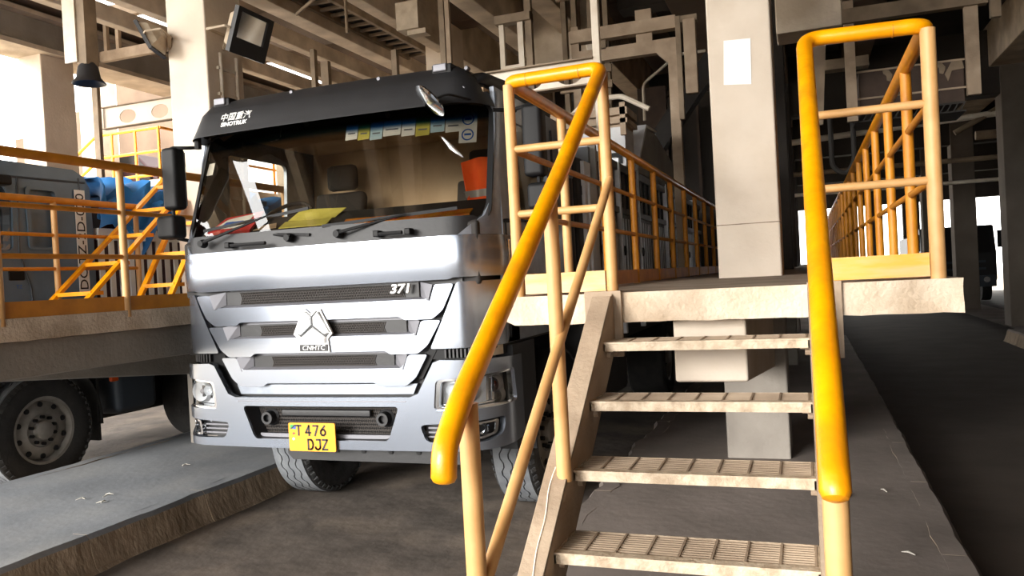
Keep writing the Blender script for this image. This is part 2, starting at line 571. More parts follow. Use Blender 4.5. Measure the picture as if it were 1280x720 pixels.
beam(-.2, 9.0, 30.5, 30.95, 4.5, 6.2, 'shaded_concrete')
# cable ladder slung under the roof beside the first joist
lad = E('cable_ladder', 'dark cable ladder with close rungs under the roof beside a pale joist', 'cable ladder')
MB().box(-6.56, -6.50, -2, 13, 5.75, 5.85).build('side_rail', 'brown_steel', lad)
MB().box(-6.12, -6.06, -2, 13, 5.75, 5.85).build('side_rail', 'brown_steel', lad)
for k in range(24):
    MB().box(-6.5, -6.12, 6.5 + .28 * k, 6.56 + .28 * k, 5.78, 5.82).build('rung', 'brown_steel', lad)
MB().box(-6.5, -6.12, -2, 13, 5.84, 5.85).build('backing_plate', 'dark_steel', lad)
for yk in (0.0, 5.5, 11.5):
    MB().box(-6.53, -6.5, yk, yk + .04, 5.8, 6.92).box(-6.12, -6.09, yk, yk + .04, 5.8, 6.92).build('hanger', 'brown_steel', lad)

# right side and far end of the shed: a dark flank wall beyond the right lane, lintel at the far end
struct('wall_right', MB().box(11.6, 12, -14, 42, 0, 7.0), 'shaded_concrete')
struct('light_block_rear', MB().box(1.6, 12, -7.4, -7, 0, 7), 'shaded_concrete')  # unseen, added to keep light from behind off the right lane
struct('wall_far', MB().box(-7, 12, 41, 41.5, 4.25, 7), 'shaded_concrete')
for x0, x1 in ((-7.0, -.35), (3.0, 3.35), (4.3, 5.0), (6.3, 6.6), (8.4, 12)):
    struct('wall_far', MB().box(x0, x1, 41, 41.4, 0, 4.3), 'shaded_concrete')

# left: mezzanine across the neighbouring bay with pale walls
struct('mezzanine_slab', MB().box(-26, -11.6, 12.2, 24, 3.55, 4.0), 'column_concrete', bevel=.02)
for xk in (-14.0, -17.5, -21):
    column(xk, xk + .5, 12.6, 13.1, 0, 6.3)
for x0, x1, z0, z1 in ((-20.9, -20.3, 0, 6.4), (-18.9, -17.7, 4.0, 6.9), (-17.1, -14.6, 4.0, 7.7)):
    struct('wall_left', MB().box(x0, x1, 16.6, 16.8, z0, z1), 'ceiling_concrete')
    struct('trim_3', MB().box(x1, x1 + .22, 16.5, 16.8, 0, z1 + .3), 'column_concrete')


# ================================================================== RAILINGS AND STAIR
PS = .026   # post radius
def post(p, x, y, z0, z1, r=PS, m='cream_paint'):
    return MB().tube([(x, y, z0), (x, y, z1)], r, 12).build('post', m, p, smooth=True)
def rail(p, a, b, r=.018, m='cream_paint', name='mid_rail'):
    return MB().tube([a, b], r, 10).build(name, m, p, smooth=True)

YF = 3.515
# ---- left guard of the platform: depth run, front panel, stair handrail
g = E('guard_railing', 'yellow railing left of the stair, handrail curling down at its lower end', 'railing')
path = bend([(-1.26, 3.62, 2.64), (-1.26, YF, 2.64), (-.82, YF - .02, 2.645), (-.82, 3.40, 2.582)], .07, 6)
hand = bend([(-1.26, 16, 2.64), (-1.26, YF, 2.64), (-.815, YF, 2.645), (-.815, 2.80, 2.12), (-.815, 1.79, 1.425), (-.815, 1.695, 1.335), (-.815, 1.685, 1.272)], .06, 6)
MB().tube(hand + [Vector((-.815, 1.683, 1.262)), Vector((-.815, 1.682, 1.257))], [.031] * len(hand) + [.025, .012], 16).build('handrail', 'yellow_paint', g, smooth=True)['label'] = 'bright yellow thick handrail'
ring = MB()
for x in (-1.17, -.92):
    ring.tube([(x, YF, 2.6405), (x + .004, YF, 2.6405)], .032, 16)
ring.build('weld_ring', 'orange_paint', g, smooth=True)
ypl = [3.515] + [4.37 + .96 * k for k in range(13)]
for y in ypl:
    post(g, -1.26, y, 1.6, 2.625, m='cream_paint' if y < 5 else 'orange_paint')
post(g, -.815, YF, 1.6, 2.62)
for z in (2.325, 2.024):
    rail(g, (-1.26, YF, z), (-.815, YF, z))
    rail(g, (-1.26, YF, z), (-1.26, 16, z), .016, 'orange_paint')
MB().box(-1.225, -.845, 3.505, 3.513, 1.65, 1.742).build('toe_board', 'toe_paint', g)
MB().box(-1.254, -1.246, 3.55, 16, 1.645, 1.745).build('toe_board', 'orange_paint', g)
post(g, -.815, 2.635, 1.02, 1.985)
post(g, -.815, 1.845, .50, 1.42)
rail(g, (-.80, 3.49, 2.14), (-.80, 1.85, .955), .019)

# ---- right guard
g2 = E('guard_railing', 'yellow railing right of the stair, running back along the edge of the dark lane', 'railing')
hand2 = bend([(.485, 22, 2.63), (.485, YF, 2.63), (.034, YF, 2.64), (.034, 2.80, 2.10), (.034, 1.70, 1.30), (.034, 1.685, 1.275)], .075, 6)
MB().tube(hand2 + [Vector((.034, 1.678, 1.264)), Vector((.034, 1.675, 1.259))], [.031] * len(hand2) + [.025, .012], 16).build('handrail', 'yellow_paint', g2, smooth=True)['label'] = 'bright yellow thick handrail'
MB().tube([(.36, YF, 2.63), (.364, YF, 2.63)], .032, 16).build('weld_ring', 'orange_paint', g2, smooth=True)
for k in range(20):
    y = YF + (.745 if k else 0) + .90 * max(0, k - 1)
    post(g2, .485, y, 1.6, 2.615, m='cream_paint' if k < 1 else 'orange_paint', r=.029 if k < 1 else .025)
for z in (2.325, 2.025):
    rail(g2, (.06, YF, z), (.485, YF, z), .017)
    rail(g2, (.485, YF, z), (.485, 22, z), .016, 'orange_paint')
MB().box(.09, .455, 3.505, 3.513, 1.65, 1.742).build('toe_board', 'toe_paint', g2)
MB().box(.478, .486, 3.55, 22, 1.645, 1.745).build('toe_board', 'orange_paint', g2)
post(g2, .036, 1.80, .52, 1.36, .027)
post(g2, .036, 2.68, 1.05, 1.98)

# ---- the stair
st = E('steel_stair', 'dusty steel stair with open grating treads up to the platform', 'stair')
SL = .2 / .265
def strip_x(side):
    """one channel stringer: web plus two flanges, following the slope; side -1 left, 1 right"""
    def pt(y, off):          # point on the nosing line shifted square to it
        z = 1.44 + SL * (y - 3.226)
        n_ = Vector((0, -SL, 1)).normalized()
        return Vector((0, y, z)) + n_ * off
    y_bot = 1.20
    top_f, bot_f = .045, -.165
    b = MB()
    xo, xi = (-.885, -.80) if side < 0 else (.0, .05)
    xw = (-.808, -.80) if side < 0 else (.0, .008)
    def yz(y, off):
        p = pt(y, off)
        return (p.y, p.z)
    # web
    web = [yz(y_bot, top_f), yz(3.40, top_f), (3.465, 1.645), (3.465, 1.36), yz(3.36, bot_f), yz(y_bot, bot_f)]
    b.prism(web, 'x', *xw)
    # upper and lower flanges
    b.prism([yz(y_bot, top_f), yz(3.43, top_f), yz(3.43, top_f - .009), yz(y_bot, top_f - .009)], 'x', xo, xi)
    b.prism([yz(y_bot, bot_f), yz(3.36, bot_f), yz(3.36, bot_f + .009), yz(y_bot, bot_f + .009)], 'x', xo, xi)
    return b
sl = strip_x(-1).build('stringer', 'dusty_steel', st, bevel=.003)
sr = strip_x(1).build('stringer', 'dusty_steel', st, bevel=.003)
for x0, x1 in ((-.93, -.765), (.0, .13)):
    MB().box(x0, x1, 3.445, 3.468, 1.36 if x0 < -.5 else 1.34, 1.65).build('fixing_plate', 'dusty_steel', st, bevel=.003)
tread0 = None
for k in range(7):
    yf, z = 3.226 - .265 * k, 1.44 - .2 * k
    dy, dz = yf - 3.226, z - 1.44
    t = MB().box(-.80, .0, yf, yf + .006, z - .034, z + .002).box(-.80, .0, yf - .004, yf + .035, z - .004, z + .003).box(-.80, .0, yf + .232, yf + .238, z - .032, z)\
        .box(-.80, -.794, yf, yf + .238, z - .034, z).box(-.006, .0, yf, yf + .238, z - .034, z).build('tread', 'worn_nosing', st)
    gr = MB()
    for j in range(10):
        y = yf + .045 + .0205 * j
        gr.box(-.794, -.006, y, y + .006, z - .03, z - .001)
    for j in range(8):
        x = -.715 + .1 * j
        gr.box(x, x + .007, yf + .036, yf + .232, z - .012, z + .001)
    gr.build('grating', 'dusty_steel', t)
    for x, s_ in ((-.80, 1), (0, -1)):
        for y in (yf + .06, yf + .18):
            MB().tube([(x, y, z - .055), (x + s_ * .018, y, z - .055)], .013, 8).build('bolt', 'dusty_steel', t)
        MB().box(min(x, x + s_ * .035), max(x, x + s_ * .035), yf + .02, yf + .22, z - .04, z - .035).build('tread_cleat', 'dusty_steel', t)
# a dry trickle down the face of the left stringer is a raised weld bead
pts = [(-.842 + .008 * math.sin(y * 9) + .004 * math.sin(y * 31), y, 1.44 + SL * (y - 3.226) + .057) for y in [1.3 + .03 * k for k in range(46)]]
MB().tube(pts, .0035, 5).build('weld_bead', 'pale_steel', sl)
MB().box(-.95, -.75, 1.18, 1.42, .225, .245).build('foot_plate', 'dusty_steel', st)
MB().box(-.02, .12, 1.18, 1.42, .225, .245).build('foot_plate', 'dusty_steel', st)
MB().tube([(-.815, 1.845, .505), (-.815, 1.845, .23)], .03, 10).build('foot', 'dusty_steel', st)

# ---- railings of the left walkway
g3 = E('guard_railing', 'orange railing along the near edge of the left walkway', 'railing')
MB().tube(bend([(-6.3, 3.1, 2.65), (-4.47, 3.1, 2.65), (-4.47, 20, 2.65)], .07, 6), .031, 14).build('handrail', 'orange_paint', g3, smooth=True)
for k in range(18):
    post(g3, -4.47, 3.385 + .94 * k, 1.6, 2.64)
for z in (2.33, 2.02):
    rail(g3, (-4.47, 3.1, z), (-4.47, 20, z), .017, 'orange_paint')
MB().box(-4.475, -4.467, 3.1, 20, 1.645, 1.745).build('toe_board', 'orange_paint', g3)
g4 = E('guard_railing', 'orange railing on the far edge of the left walkway beside the grey cab', 'railing')
MB().tube([(-6.36, 3.1, 2.65), (-6.36, 6.35, 2.65)], .031, 14).build('handrail', 'orange_paint', g4, smooth=True)
for y in (3.5, 4.44, 5.385, 6.33):
    post(g4, -6.36, y, 1.6, 2.64)
for z in (2.335, 2.03):
    rail(g4, (-6.36, 3.1, z), (-6.36, 6.35, z), .017, 'orange_paint')
MB().box(-6.364, -6.356, 3.1, 6.35, 1.645, 1.745).build('toe_board', 'orange_paint', g4)

# ---- yellow gangway ladders standing on the left walkway
def gangway(label, x0, x1, y0, z0, y1, z1, n, t0):
    o = E('gangway_ladder', label, 'ladder', 'yellow gangway ladders on the left walkway')
    for x in (x0, x1):
        MB().bar((x, y0, z0), (x, y1, z1), .03, .055, (1, 0, 0)).build('side_rail', 'yellow_paint', o)
    for k in range(n):
        t = t0 + (1 - t0) * (k + .1) / n
        y, z = y0 + (y1 - y0) * t, z0 + (z1 - z0) * t
        MB().box(x0, x1, y - .02, y + .12, z - .015, z + .02).build('tread', 'yellow_paint', o)
    return o
gangway('broader yellow gangway ladder with flat treads before the grey cab rear', -6.3, -5.88, 5.15, 1.645, 6.85, 3.10, 5, .08)
gangway('steeper yellow ladder nearer the mirror of the silver truck', -5.81, -5.45, 5.72, 1.645, 6.40, 2.69, 3, .15)

# ================================================================== GANTRIES AND LAMPS
def castellated(name, x0, x1, y, z0, z1, m, parent, holes, hr):
    """I-beam along X with round holes cut through its web"""
    b = MB()
    zc, hz = (z0 + z1) / 2, (z1 - z0) / 2
    n = 24
    xs = [x0]
    cells = []
    for hx in holes:
        cells.append((hx - hr * 1.7, hx + hr * 1.7, hx))
    cur = x0
    for a, c, hx in cells:
        b.box(cur, a, y - .006, y + .006, z0, z1)
        for s_ in (-1, 1):
            yy = y + .006 * s_
            ring_ = [(hx + hr * 1.25 * math.cos(2 * math.pi * k / n), yy, zc - .012 + hr * math.sin(2 * math.pi * k / n) * .8) for k in range(n)]
            sq = []
            for k in range(n):
                t = 2 * math.pi * k / n
                cx_, sx_ = math.cos(t), math.sin(t)
                q = max(abs(cx_), abs(sx_))
                sq.append((hx + (c - a) / 2 * cx_ / q, yy, zc + hz * sx_ / q))
            base = len(b.v)
            b.v += ring_ + sq
            for k in range(n):
                k2 = (k + 1) % n
                f = (base + k, base + k2, base + n + k2, base + n + k)
                b.f.append(f)
            if s_ < 0:
                r0_ = base
            else:
                for k in range(n):
                    k2 = (k + 1) % n
                    b.f.append((r0_ + k, r0_ + k2, base + k2, base + k))
        cur = c
    b.box(cur, x1, y - .006, y + .006, z0, z1)
    o = b.build('perforated_beam', m, parent)
    MB().box(x0, x1, y - .05, y + .05, z1, z1 + .012).box(x0, x1, y - .05, y + .05, z0 - .012, z0).build('flange', 'brown_steel', o)
    return o
gt = E('steel_gantry', 'pale gantry post with perforated beam behind the cab of the silver truck', 'gantry')
MB().box(-1.535, -1.475, 6.33, 6.39, 1.5, 5.6).build('gantry_post', 'pale_steel', gt, bevel=.006)
MB().box(-1.535, -1.35, 6.30, 6.42, 1.52, 1.60).build('post_bracket', 'brown_steel', gt)
castellated('perforated_beam', -4.0, -1.535, 6.36, 3.265, 3.465, 'pale_steel', gt, [-3.4, -3.07, -2.74, -2.41, -2.08, -1.745], .085)
MB().box(-4.06, -4.0, 6.33, 6.39, 3.14, 3.52).build('end_plate', 'pale_steel', gt)
gt = E('steel_gantry', 'grey gantry post with white perforated beam left of the white column', 'gantry')
MB().box(-10.28, -10.17, 9.50, 9.55, 0, 6.2).box(-10.28, -10.25, 9.55, 9.64, 0, 6.2).build('gantry_post', 'brown_steel', gt, bevel=.004)
castellated('perforated_beam', -10.17, -8.5, 9.6, 4.385, 4.70, 'column_concrete', gt, [-9.68, -9.05], .13)
MB().box(-10.17, -8.6, 9.58, 9.66, 5.42, 5.58).build('cross_beam', 'dusty_steel', gt, bevel=.006)
MB().box(-10.08, -10.02, 9.6, 9.66, 5.58, 6.1).build('bracket_leg', 'dusty_steel', gt)
MB().box(-9.84, -9.78, 9.6, 9.66, 5.58, 6.1).build('bracket_leg', 'dusty_steel', gt)
MB().box(-10.14, -8.9, 9.58, 9.68, 6.06, 6.26).build('upper_beam', 'dusty_steel', gt)
MB().box(-8.57, -8.5, 9.56, 9.64, 4.37, 6.2).build('gantry_post', 'brown_steel', gt)
# hanger with a bell lamp
hg = E('hanging_lamp', 'dark bell shaped lamp hanging at the end of a pale steel hanger', 'lamp')
MB().box(-7.27, -7.10, 6.4, 6.42, 4.25, 6.25).build('hanger', 'pale_steel', hg)
MB().box(-7.12, -6.99, 6.42, 6.58, 4.22, 6.25).build('hanger_web', 'brown_steel', hg)
MB().lathe([(0, .30), (.06, .30), (.07, .22), (.10, .17), (.12, .06), (.17, 0), (.16, -.005), (.10, .05), (0, .12)], (-7.06, 6.5, 4.03), 'z', 20).build('lamp_shade', 'lamp_black', hg, smooth=True)

def floodlight(label, c, aim, up, s, group=None):
    o = E('floodlight', label, 'floodlight')
    a = Vector(aim).normalized()
    r_ = a.cross(Vector(up)).normalized()
    u_ = r_.cross(a)
    c = Vector(c)
    def W(x, y, z): return tuple(c + r_ * x * s + u_ * y * s + a * z * s)
    def shell(prof):
        b = MB()
        b.rows([[W(x, y, z) for x, y in ((-w, -h), (w, -h), (w, h), (-w, h), (-w, -h))] for w, h, z in prof])
        return b
    shell([(.001, .001, -.26), (.16, .10, -.25), (.30, .20, -.14), (.36, .26, 0), (.37, .27, .02)]).build('housing', 'lamp_body', o)
    fr = MB()
    for x0, x1, y0, y1 in ((-.40, -.28, -.32, .32), (.32, .40, -.32, .32), (-.28, .32, .26, .32), (-.28, .32, -.32, -.10)):
        fr.add([W(x0, y0, .0), W(x1, y0, .0), W(x1, y1, .0), W(x0, y1, .0), W(x0, y0, .07), W(x1, y0, .07), W(x1, y1, .07), W(x0, y1, .07)],
               [(0, 3, 2, 1), (4, 5, 6, 7), (0, 1, 5, 4), (1, 2, 6, 5), (2, 3, 7, 6), (3, 0, 4, 7)])
    fr.build('front_frame', 'lamp_black', o)
    MB().add([W(-.28, -.10, .05), W(.32, -.10, .05), W(.32, .26, .05), W(-.28, .26, .05)], [(0, 1, 2, 3)]).build('front_glass', 'lamp_glass', o)
    MB().add([W(-.28, -.10, -.02), W(.32, -.10, -.02), W(.32, .26, -.02), W(-.28, .26, -.02)], [(0, 1, 2, 3)]).build('reflector', 'trailer_rib', o)
    MB().tube([W(-.08, .06, .02), W(.08, .06, .02)], .03 * s, 8).build('bulb', 'white', o, smooth=True)
    MB().tube([W(-.40, 0, 0), W(-.45, 0, -.05), W(-.45, -.1, -.34), W(.45, -.1, -.34), W(.45, 0, -.05), W(.40, 0, 0)], .02 * s, 8).build('mounting_yoke', 'lamp_body', o, smooth=True)
    return o, W
fl, W = floodlight('black framed floodlight on the right face of the white column', (-5.17, 6.74, 4.32), (1, .02, -.36), (0, 0, 1), .70)
MB().tube([(-5.46, 6.7, 4.2), W(0, -.1, -.34)], .022, 8).build('wall_arm', 'lamp_body', fl, smooth=True)
fl2, W = floodlight('floodlight seen from its side left of the white column', (-5.99, 6.30, 4.29), (-.85, -.36, -.45), (0, 0, 1), .48)
MB().tube([(-5.95, 6.5, 4.18), W(0, -.1, -.34)], .018, 8).build('wall_arm', 'lamp_body', fl2, smooth=True)
# conduits down the right face of the white column
cn = E('conduit_ladder', 'two pale conduits with cross straps on the white column under the floodlight', 'conduit')
for y in (6.62, 6.86):
    MB().tube([(-5.435, y, 1.66), (-5.435, y, 4.15)], .018, 8).build('conduit', 'pale_steel', cn, smooth=True)
for k in range(9):
    MB().box(-5.459, -5.43, 6.58, 6.90, 1.9 + .26 * k, 1.93 + .26 * k).build('strap', 'pale_steel', cn)

# hanging posts and frames under the roof over the silver truck
def hang(name, label, cat, parts):
    o = E(name, label, cat)
    for n_, m, b in parts:
        MB().box(*b).build(n_, m, o)
    return o
hang('roof_hanger', 'doubled steel hanger dropping from the roof above the middle of the cab roof', 'hanger',
     [('hanger_leg', 'brown_steel', (-4.09, -4.02, 9.0, 9.05, 3.4, 6.3)), ('hanger_leg', 'dusty_steel', (-4.005, -3.95, 9.0, 9.05, 3.4, 6.3)), ('foot_beam', 'brown_steel', (-4.2, -3.0, 8.98, 9.07, 3.3, 3.4))])
hang('ladder_frame', 'pale ladder frame with one rung hanging above the right end of the cab roof', 'frame',
     [('side_rail', 'pale_steel', (-3.42, -3.36, 9.3, 9.35, 3.3, 4.85)), ('side_rail', 'pale_steel', (-3.18, -3.11, 9.3, 9.35, 3.3, 4.85)), ('rung', 'pale_steel', (-3.36, -3.18, 9.3, 9.35, 4.3, 4.34)),
      ('head_plate', 'brown_steel', (-3.46, -3.0, 9.25, 9.4, 4.85, 4.95)), ('long_post', 'brown_steel', (-3.08, -3.0, 9.3, 9.38, 3.2, 6.5)), ('foot_beam', 'brown_steel', (-3.5, -3.0, 9.28, 9.4, 3.2, 3.3))])
hang('junction_box', 'pale box on the roof hanger above the cab', 'box', [('box_body', 'lamp_body', (-4.62, -4.32, 8.9, 9.15, 4.86, 5.2)), ('hanger', 'brown_steel', (-4.5, -4.42, 9.0, 9.06, 5.2, 5.65)), ('spout', 'lamp_body', (-4.5, -4.25, 8.95, 9.1, 4.80, 4.86))])
# horizontal duct and struts left of the cab roof
hang('pipe_rack', 'rack of pale pipes and struts over the left half of the cab roof', 'rack',
     [('strut', 'brown_steel', (-6.62, -6.55, 10.0, 10.08, 0, 5.2)), ('strut', 'brown_steel', (-6.45, -6.33, 10.0, 10.08, 0, 5.0)), ('strut', 'brown_steel', (-5.3, -5.22, 10.0, 10.08, 3.6, 5.0)),
      ('cross_pipe', 'pale_steel', (-6.2, -5.1, 10.02, 10.14, 4.12, 4.32)), ('lower_pipe', 'dusty_steel', (-6.6, -4.6, 10.2, 10.3, 3.82, 3.94)), ('cross_bar', 'brown_steel', (-6.62, -5.2, 10.0, 10.08, 3.98, 4.06))])
for (y, x0, x1) in ((8.3, -4.5, -4.35), ):
    pass
pegs = E('joist_peg', 'thin brown drop rod with a cross peg below the pale joist', 'rod')
MB().tube([(-5.5, 9.2, 5.05), (-5.5, 9.2, 5.65)], .02, 6).build('rod', 'brown_steel', pegs)
MB().tube([(-6.4, 9.4, 5.5), (-5.9, 9.2, 5.62)], .025, 6).build('peg', 'brown_steel', pegs)

# portal frames deeper in, behind the left railing
pf = E('portal_frame', 'grey steel portal frame beyond the left railing with two cross beams', 'frame')
MB().prism([(-1.48, 1.55), (-1.36, 1.55), (-1.36, 4.58), (-2.6, 4.58), (-2.6, 4.42), (-1.62, 4.42), (-1.48, 4.28)], 'y', 10.0, 10.12).build('portal_leg', 'dusty_steel', pf)
MB().box(-2.7, -1.36, 9.95, 10.1, 4.68, 4.84).build('upper_beam', 'dusty_steel', pf, bevel=.005)
MB().box(-1.86, -1.66, 10.0, 10.06, 4.58, 4.98).build('beam_plate', 'dusty_steel', pf)
MB().box(-2.35, -2.25, 10.0, 10.06, 4.56, 4.7).build('beam_plate', 'brown_steel', pf)
MB().box(-1.36, -1.30, 9.9, 9.98, 3.55, 4.8).build('hanging_channel', 'brown_steel', pf)
MB().box(-1.27, -1.12, 9.9, 10.0, 3.85, 4.75).build('hanging_channel', 'dusty_steel', pf, bevel=.01)
MB().box(-1.36, -1.1, 9.92, 10.0, 4.72, 4.8).build('channel_arm', 'brown_steel', pf)
MB().box(-2.7, -2.6, 10.0, 10.12, 3.3, 4.9).build('portal_leg', 'dusty_steel', pf)
pf2 = E('lift_mast', 'brown tower of posts and pulleys rising behind the yellow handrail corner', 'mast')
for x in (-3.1, -2.95, -2.72, -2.5):
    MB().box(x, x + .07, 11.0, 11.1, 3.9, 6.4).build('mast_post', 'brown_steel', pf2)
for z in (4.3, 4.52, 5.6):
    MB().box(-3.15, -2.4, 10.95, 11.0, z, z + .1).build('mast_rail', 'dusty_steel', pf2)
for z in (4.0, 4.9):
    MB().lathe([(0, -.03), (.12, -.03), (.14, 0), (.12, .03), (0, .03)], (-2.6, 10.92, z), 'y', 16).build('pulley', 'pale_steel', pf2, smooth=True)
dk = E('dark_tower', 'dark framed tower with brown posts behind the grey hopper', 'tower')
MB().box(-4.0, -1.5, 15.9, 16.1, .0, 4.85).build('backing_wall', 'shaded_concrete', dk)
MB().box(-2.95, -2.4, 15.7, 15.9, 2.8, 5.3).build('post', 'rust_wood', dk)
for x in (-2.35, -1.85):
    MB().box(x, x + .05, 15.75, 15.85, 2.8, 5.2).build('post', 'rust_wood', dk)
MB().box(-2.4, -1.5, 15.75, 15.85, 5.1, 5.2).build('head_bar', 'rust_wood', dk)
MB().bar((-3.6, 13.6, 4.9), (-2.3, 13.6, 3.2), .25, .3).build('chute_leg', 'dark_steel', dk)
MB().bar((-1.2, 13.0, 5.0), (-2.2, 13.0, 3.7), .32, .3).build('chute_leg', 'dark_steel', dk)
MB().tube(bend([(-2.38, 13.2, 4.2), (-2.38, 13.2, 4.8), (-1.8, 13.2, 5.2), (-1.35, 13.2, 5.2)], .1), .025, 8).build('guard_hoop', 'pale_steel', dk, smooth=True)

# hopper and its frame over the platform on the right
hp = E('feed_hopper', 'brown box hopper with pale butterfly marks hung behind the right railing', 'hopper')
MB().box(.66, 1.72, 10.0, 11.0, 3.56, 3.86).build('hopper_box', 'rust_wood', hp, bevel=.01)
MB().box(.66, 1.72, 10.0, 10.98, 3.40, 3.55).build('lower_band', 'rust_wood', hp, bevel=.01)
MB().box(.64, 1.74, 9.985, 10.0, 3.545, 3.565).box(.64, 1.74, 9.985, 10.0, 3.85, 3.87).build('rim', 'dusty_steel', hp)
tr_ = MB()
for k in range(17):
    tr_.bar((.62 + .065 * k, 9.98, 3.30), (.62 + .065 * k + .05, 9.98, 3.385), .02, .012)
tr_.box(.6, 1.72, 9.97, 10.6, 3.29, 3.305).box(.64, 1.72, 9.98, 10.0, 3.38, 3.40)
tr_.build('lattice_tray', 'dark_steel', hp)
def wing(x, z, s_):
    return [(x + s_ * a, z + b) for a, b in ((.012, 0), (.05, .055), (.11, .06), (.105, .02), (.075, -.005), (.07, -.06), (.035, -.075), (.015, -.03))]
for x, z in ((1.02, 3.79),):
    for s_ in (-1, 1):
        MB().prism(wing(x, z, s_), 'y', 9.999, 9.985).build('butterfly_mark', 'brown_steel', hp)
MB().prism(wing(1.55, 3.80, -1), 'y', 9.999, 9.985).build('butterfly_mark', 'brown_steel', hp)
MB().prism([(1.53, 3.72), (1.56, 3.64), (1.60, 3.75), (1.72, 3.76), (1.70, 3.85), (1.6, 3.85)], 'y', 9.999, 9.985).build('butterfly_mark', 'brown_steel', hp)
hf = hp
MB().box(-.05, 1.95, 9.85, 9.97, 4.40, 4.56).build('main_beam', 'brown_steel', hf)
MB().box(.3, 1.9, 9.9, 9.97, 4.66, 4.74).build('upper_beam', 'brown_steel', hf)
MB().box(.52, .63, 9.9, 9.98, 3.30, 4.9).build('hanging_post', 'dusty_steel', hf)
MB().box(1.73, 1.86, 9.9, 9.98, 3.45, 5.8).build('hanging_post', 'dusty_steel', hf)
MB().box(1.98, 2.08, 9.9, 9.98, 4.25, 5.8).build('hanging_post', 'brown_steel', hf)
MB().box(.52, .63, 9.9, 9.98, 4.9, 5.8).build('hanging_post', 'dusty_steel', hf)
MB().prism([(.2, 4.4), (.34, 4.4), (.26, 3.3), (.14, 3.3)], 'y', 9.9, 9.95).build('raking_post', 'brown_steel', hf)
MB().box(.05, .8, 10.3, 10.5, 4.0, 4.12).build('cross_bar', 'brown_steel', hf)
MB().tube(bend([(.35, 10.4, 3.5), (.35, 10.4, 2.85), (.5, 10.4, 2.75), (.6, 10.4, 2.9), (.6, 10.4, 3.5)], .1), .03, 8).build('hanging_hose', 'dark_steel', hf, smooth=True)
MB().tube([(.16, 10.2, 3.3), (.16, 10.2, 2.95)], .035, 8).build('hanging_pipe', 'pale_steel', hf, smooth=True)
MB().box(-.1, 2.1, 10.0, 11.1, 5.6, 5.8).build('top_grillage', 'brown_steel', hf)
pr = E('pipe_run', 'pale horizontal pipes crossing low under the roof far behind the right railing', 'pipe')
MB().tube([(-.2, 20, 4.55), (4.2, 20, 4.75)], .07, 10).build('pipe', 'pale_steel', pr, smooth=True)
MB().tube([(-.2, 21, 3.9), (4.2, 21, 3.9)], .06, 10).build('pipe', 'brown_steel', pr, smooth=True)
MB().tube([(-.2, 23, 3.55), (9, 23, 3.55)], .05, 10).build('pipe', 'pale_steel', pr, smooth=True)
MB().tube([(3.2, 20, 4.4), (5.5, 20, 5.6)], .06, 8).build('brace', 'brown_steel', pr, smooth=True)
MB().tube([(5.4, 20, 4.3), (3.6, 20, 4.3)], .1, 8).build('brace', 'brown_steel', pr, smooth=True)
MB().tube([(1.66, 20.5, 1.7), (1.66, 20.5, 4.6)], .07, 8).build('red_pipe', 'pipe_red', pr, smooth=True)

# ---- upper walkway rails at the far left
ur = E('guard_railing', 'distant yellow railing on the mezzanine left of the white column', 'railing')
for y in (12.25,):
    for z in (4.05 + .05, 4.55, 5.0):
        MB().tube([(-13.2, y, z), (-11.6, y, z)], .03, 8).tube([(-11.6, y, z), (-11.6, 20, z)], .03, 8).build('rail', 'yellow_paint', ur, smooth=True)
    for x in (-13.2, -12.8, -12.2, -11.62):
        MB().tube([(x, y, 4.0), (x, y, 5.0)], .03, 8).build('post', 'yellow_paint', ur, smooth=True)
    for k in range(6):
        MB().tube([(-11.62, 13.4 + 1.2 * k, 4.0), (-11.62, 13.4 + 1.2 * k, 5.0)], .03, 8).build('post', 'yellow_paint', ur, smooth=True)
    MB().tube([(-13.2, y, 5.0), (-14.5, y, 4.2)], .03, 8).build('rail', 'yellow_paint', ur, smooth=True)
    MB().tube([(-13.2, y, 4.5), (-14.2, y, 3.9)], .03, 8).build('rail', 'yellow_paint', ur, smooth=True)

# ================================================================== SILVER TRUCK
from mathutils.geometry import delaunay_2d_cdt
XC, Y0 = -3.005, 4.43
HW, CR, CY, FLAT = 1.2, .27, .31, .93
def plan(s, push=0.0, hw=HW, bow=.03):
    """plan outline of the cab front: s is the distance from the middle; returns (u, y) pushed outwards by push"""
    k = hw / HW
    a = abs(s)
    sg = 1 if s >= 0 else -1
    flat = FLAT * k
    if a <= flat:
        y = bow * (a / flat) ** 2
        u, nu, ny = a, 2 * bow * a / flat ** 2 * .5, -1
    elif a <= flat + .456:
        t = (a - flat) / .456 * math.pi / 2
        u, y = flat + CR * math.sin(t), bow + CY * (1 - math.cos(t))
        nu, ny = math.sin(t), -math.cos(t)
    else:
        u, y = flat + CR, bow + CY + a - flat - .456
        nu, ny = 1, 0
    ln = math.hypot(nu, ny)
    return sg * (u + push * nu / ln), y + push * ny / ln
def T(u, y, z):
    return (XC + u, Y0 + y, z)
def inside(p, poly):
    c = False
    n = len(poly)
    for i in range(n):
        a, b = poly[i], poly[i - 1]
        if (a[1] > p[1]) != (b[1] > p[1]) and p[0] < (b[0] - a[0]) * (p[1] - a[1]) / (b[1] - a[1]) + a[0]:
            c = not c
    return c
def subdiv(poly, step):
    out = []
    for i in range(len(poly)):
        a, b = poly[i], poly[(i + 1) % len(poly)]
        n = max(1, int(math.hypot(b[0] - a[0], b[1] - a[1]) / step))
        out += [(a[0] + (b[0] - a[0]) * k / n, a[1] + (b[1] - a[1]) * k / n) for k in range(n)]
    return out
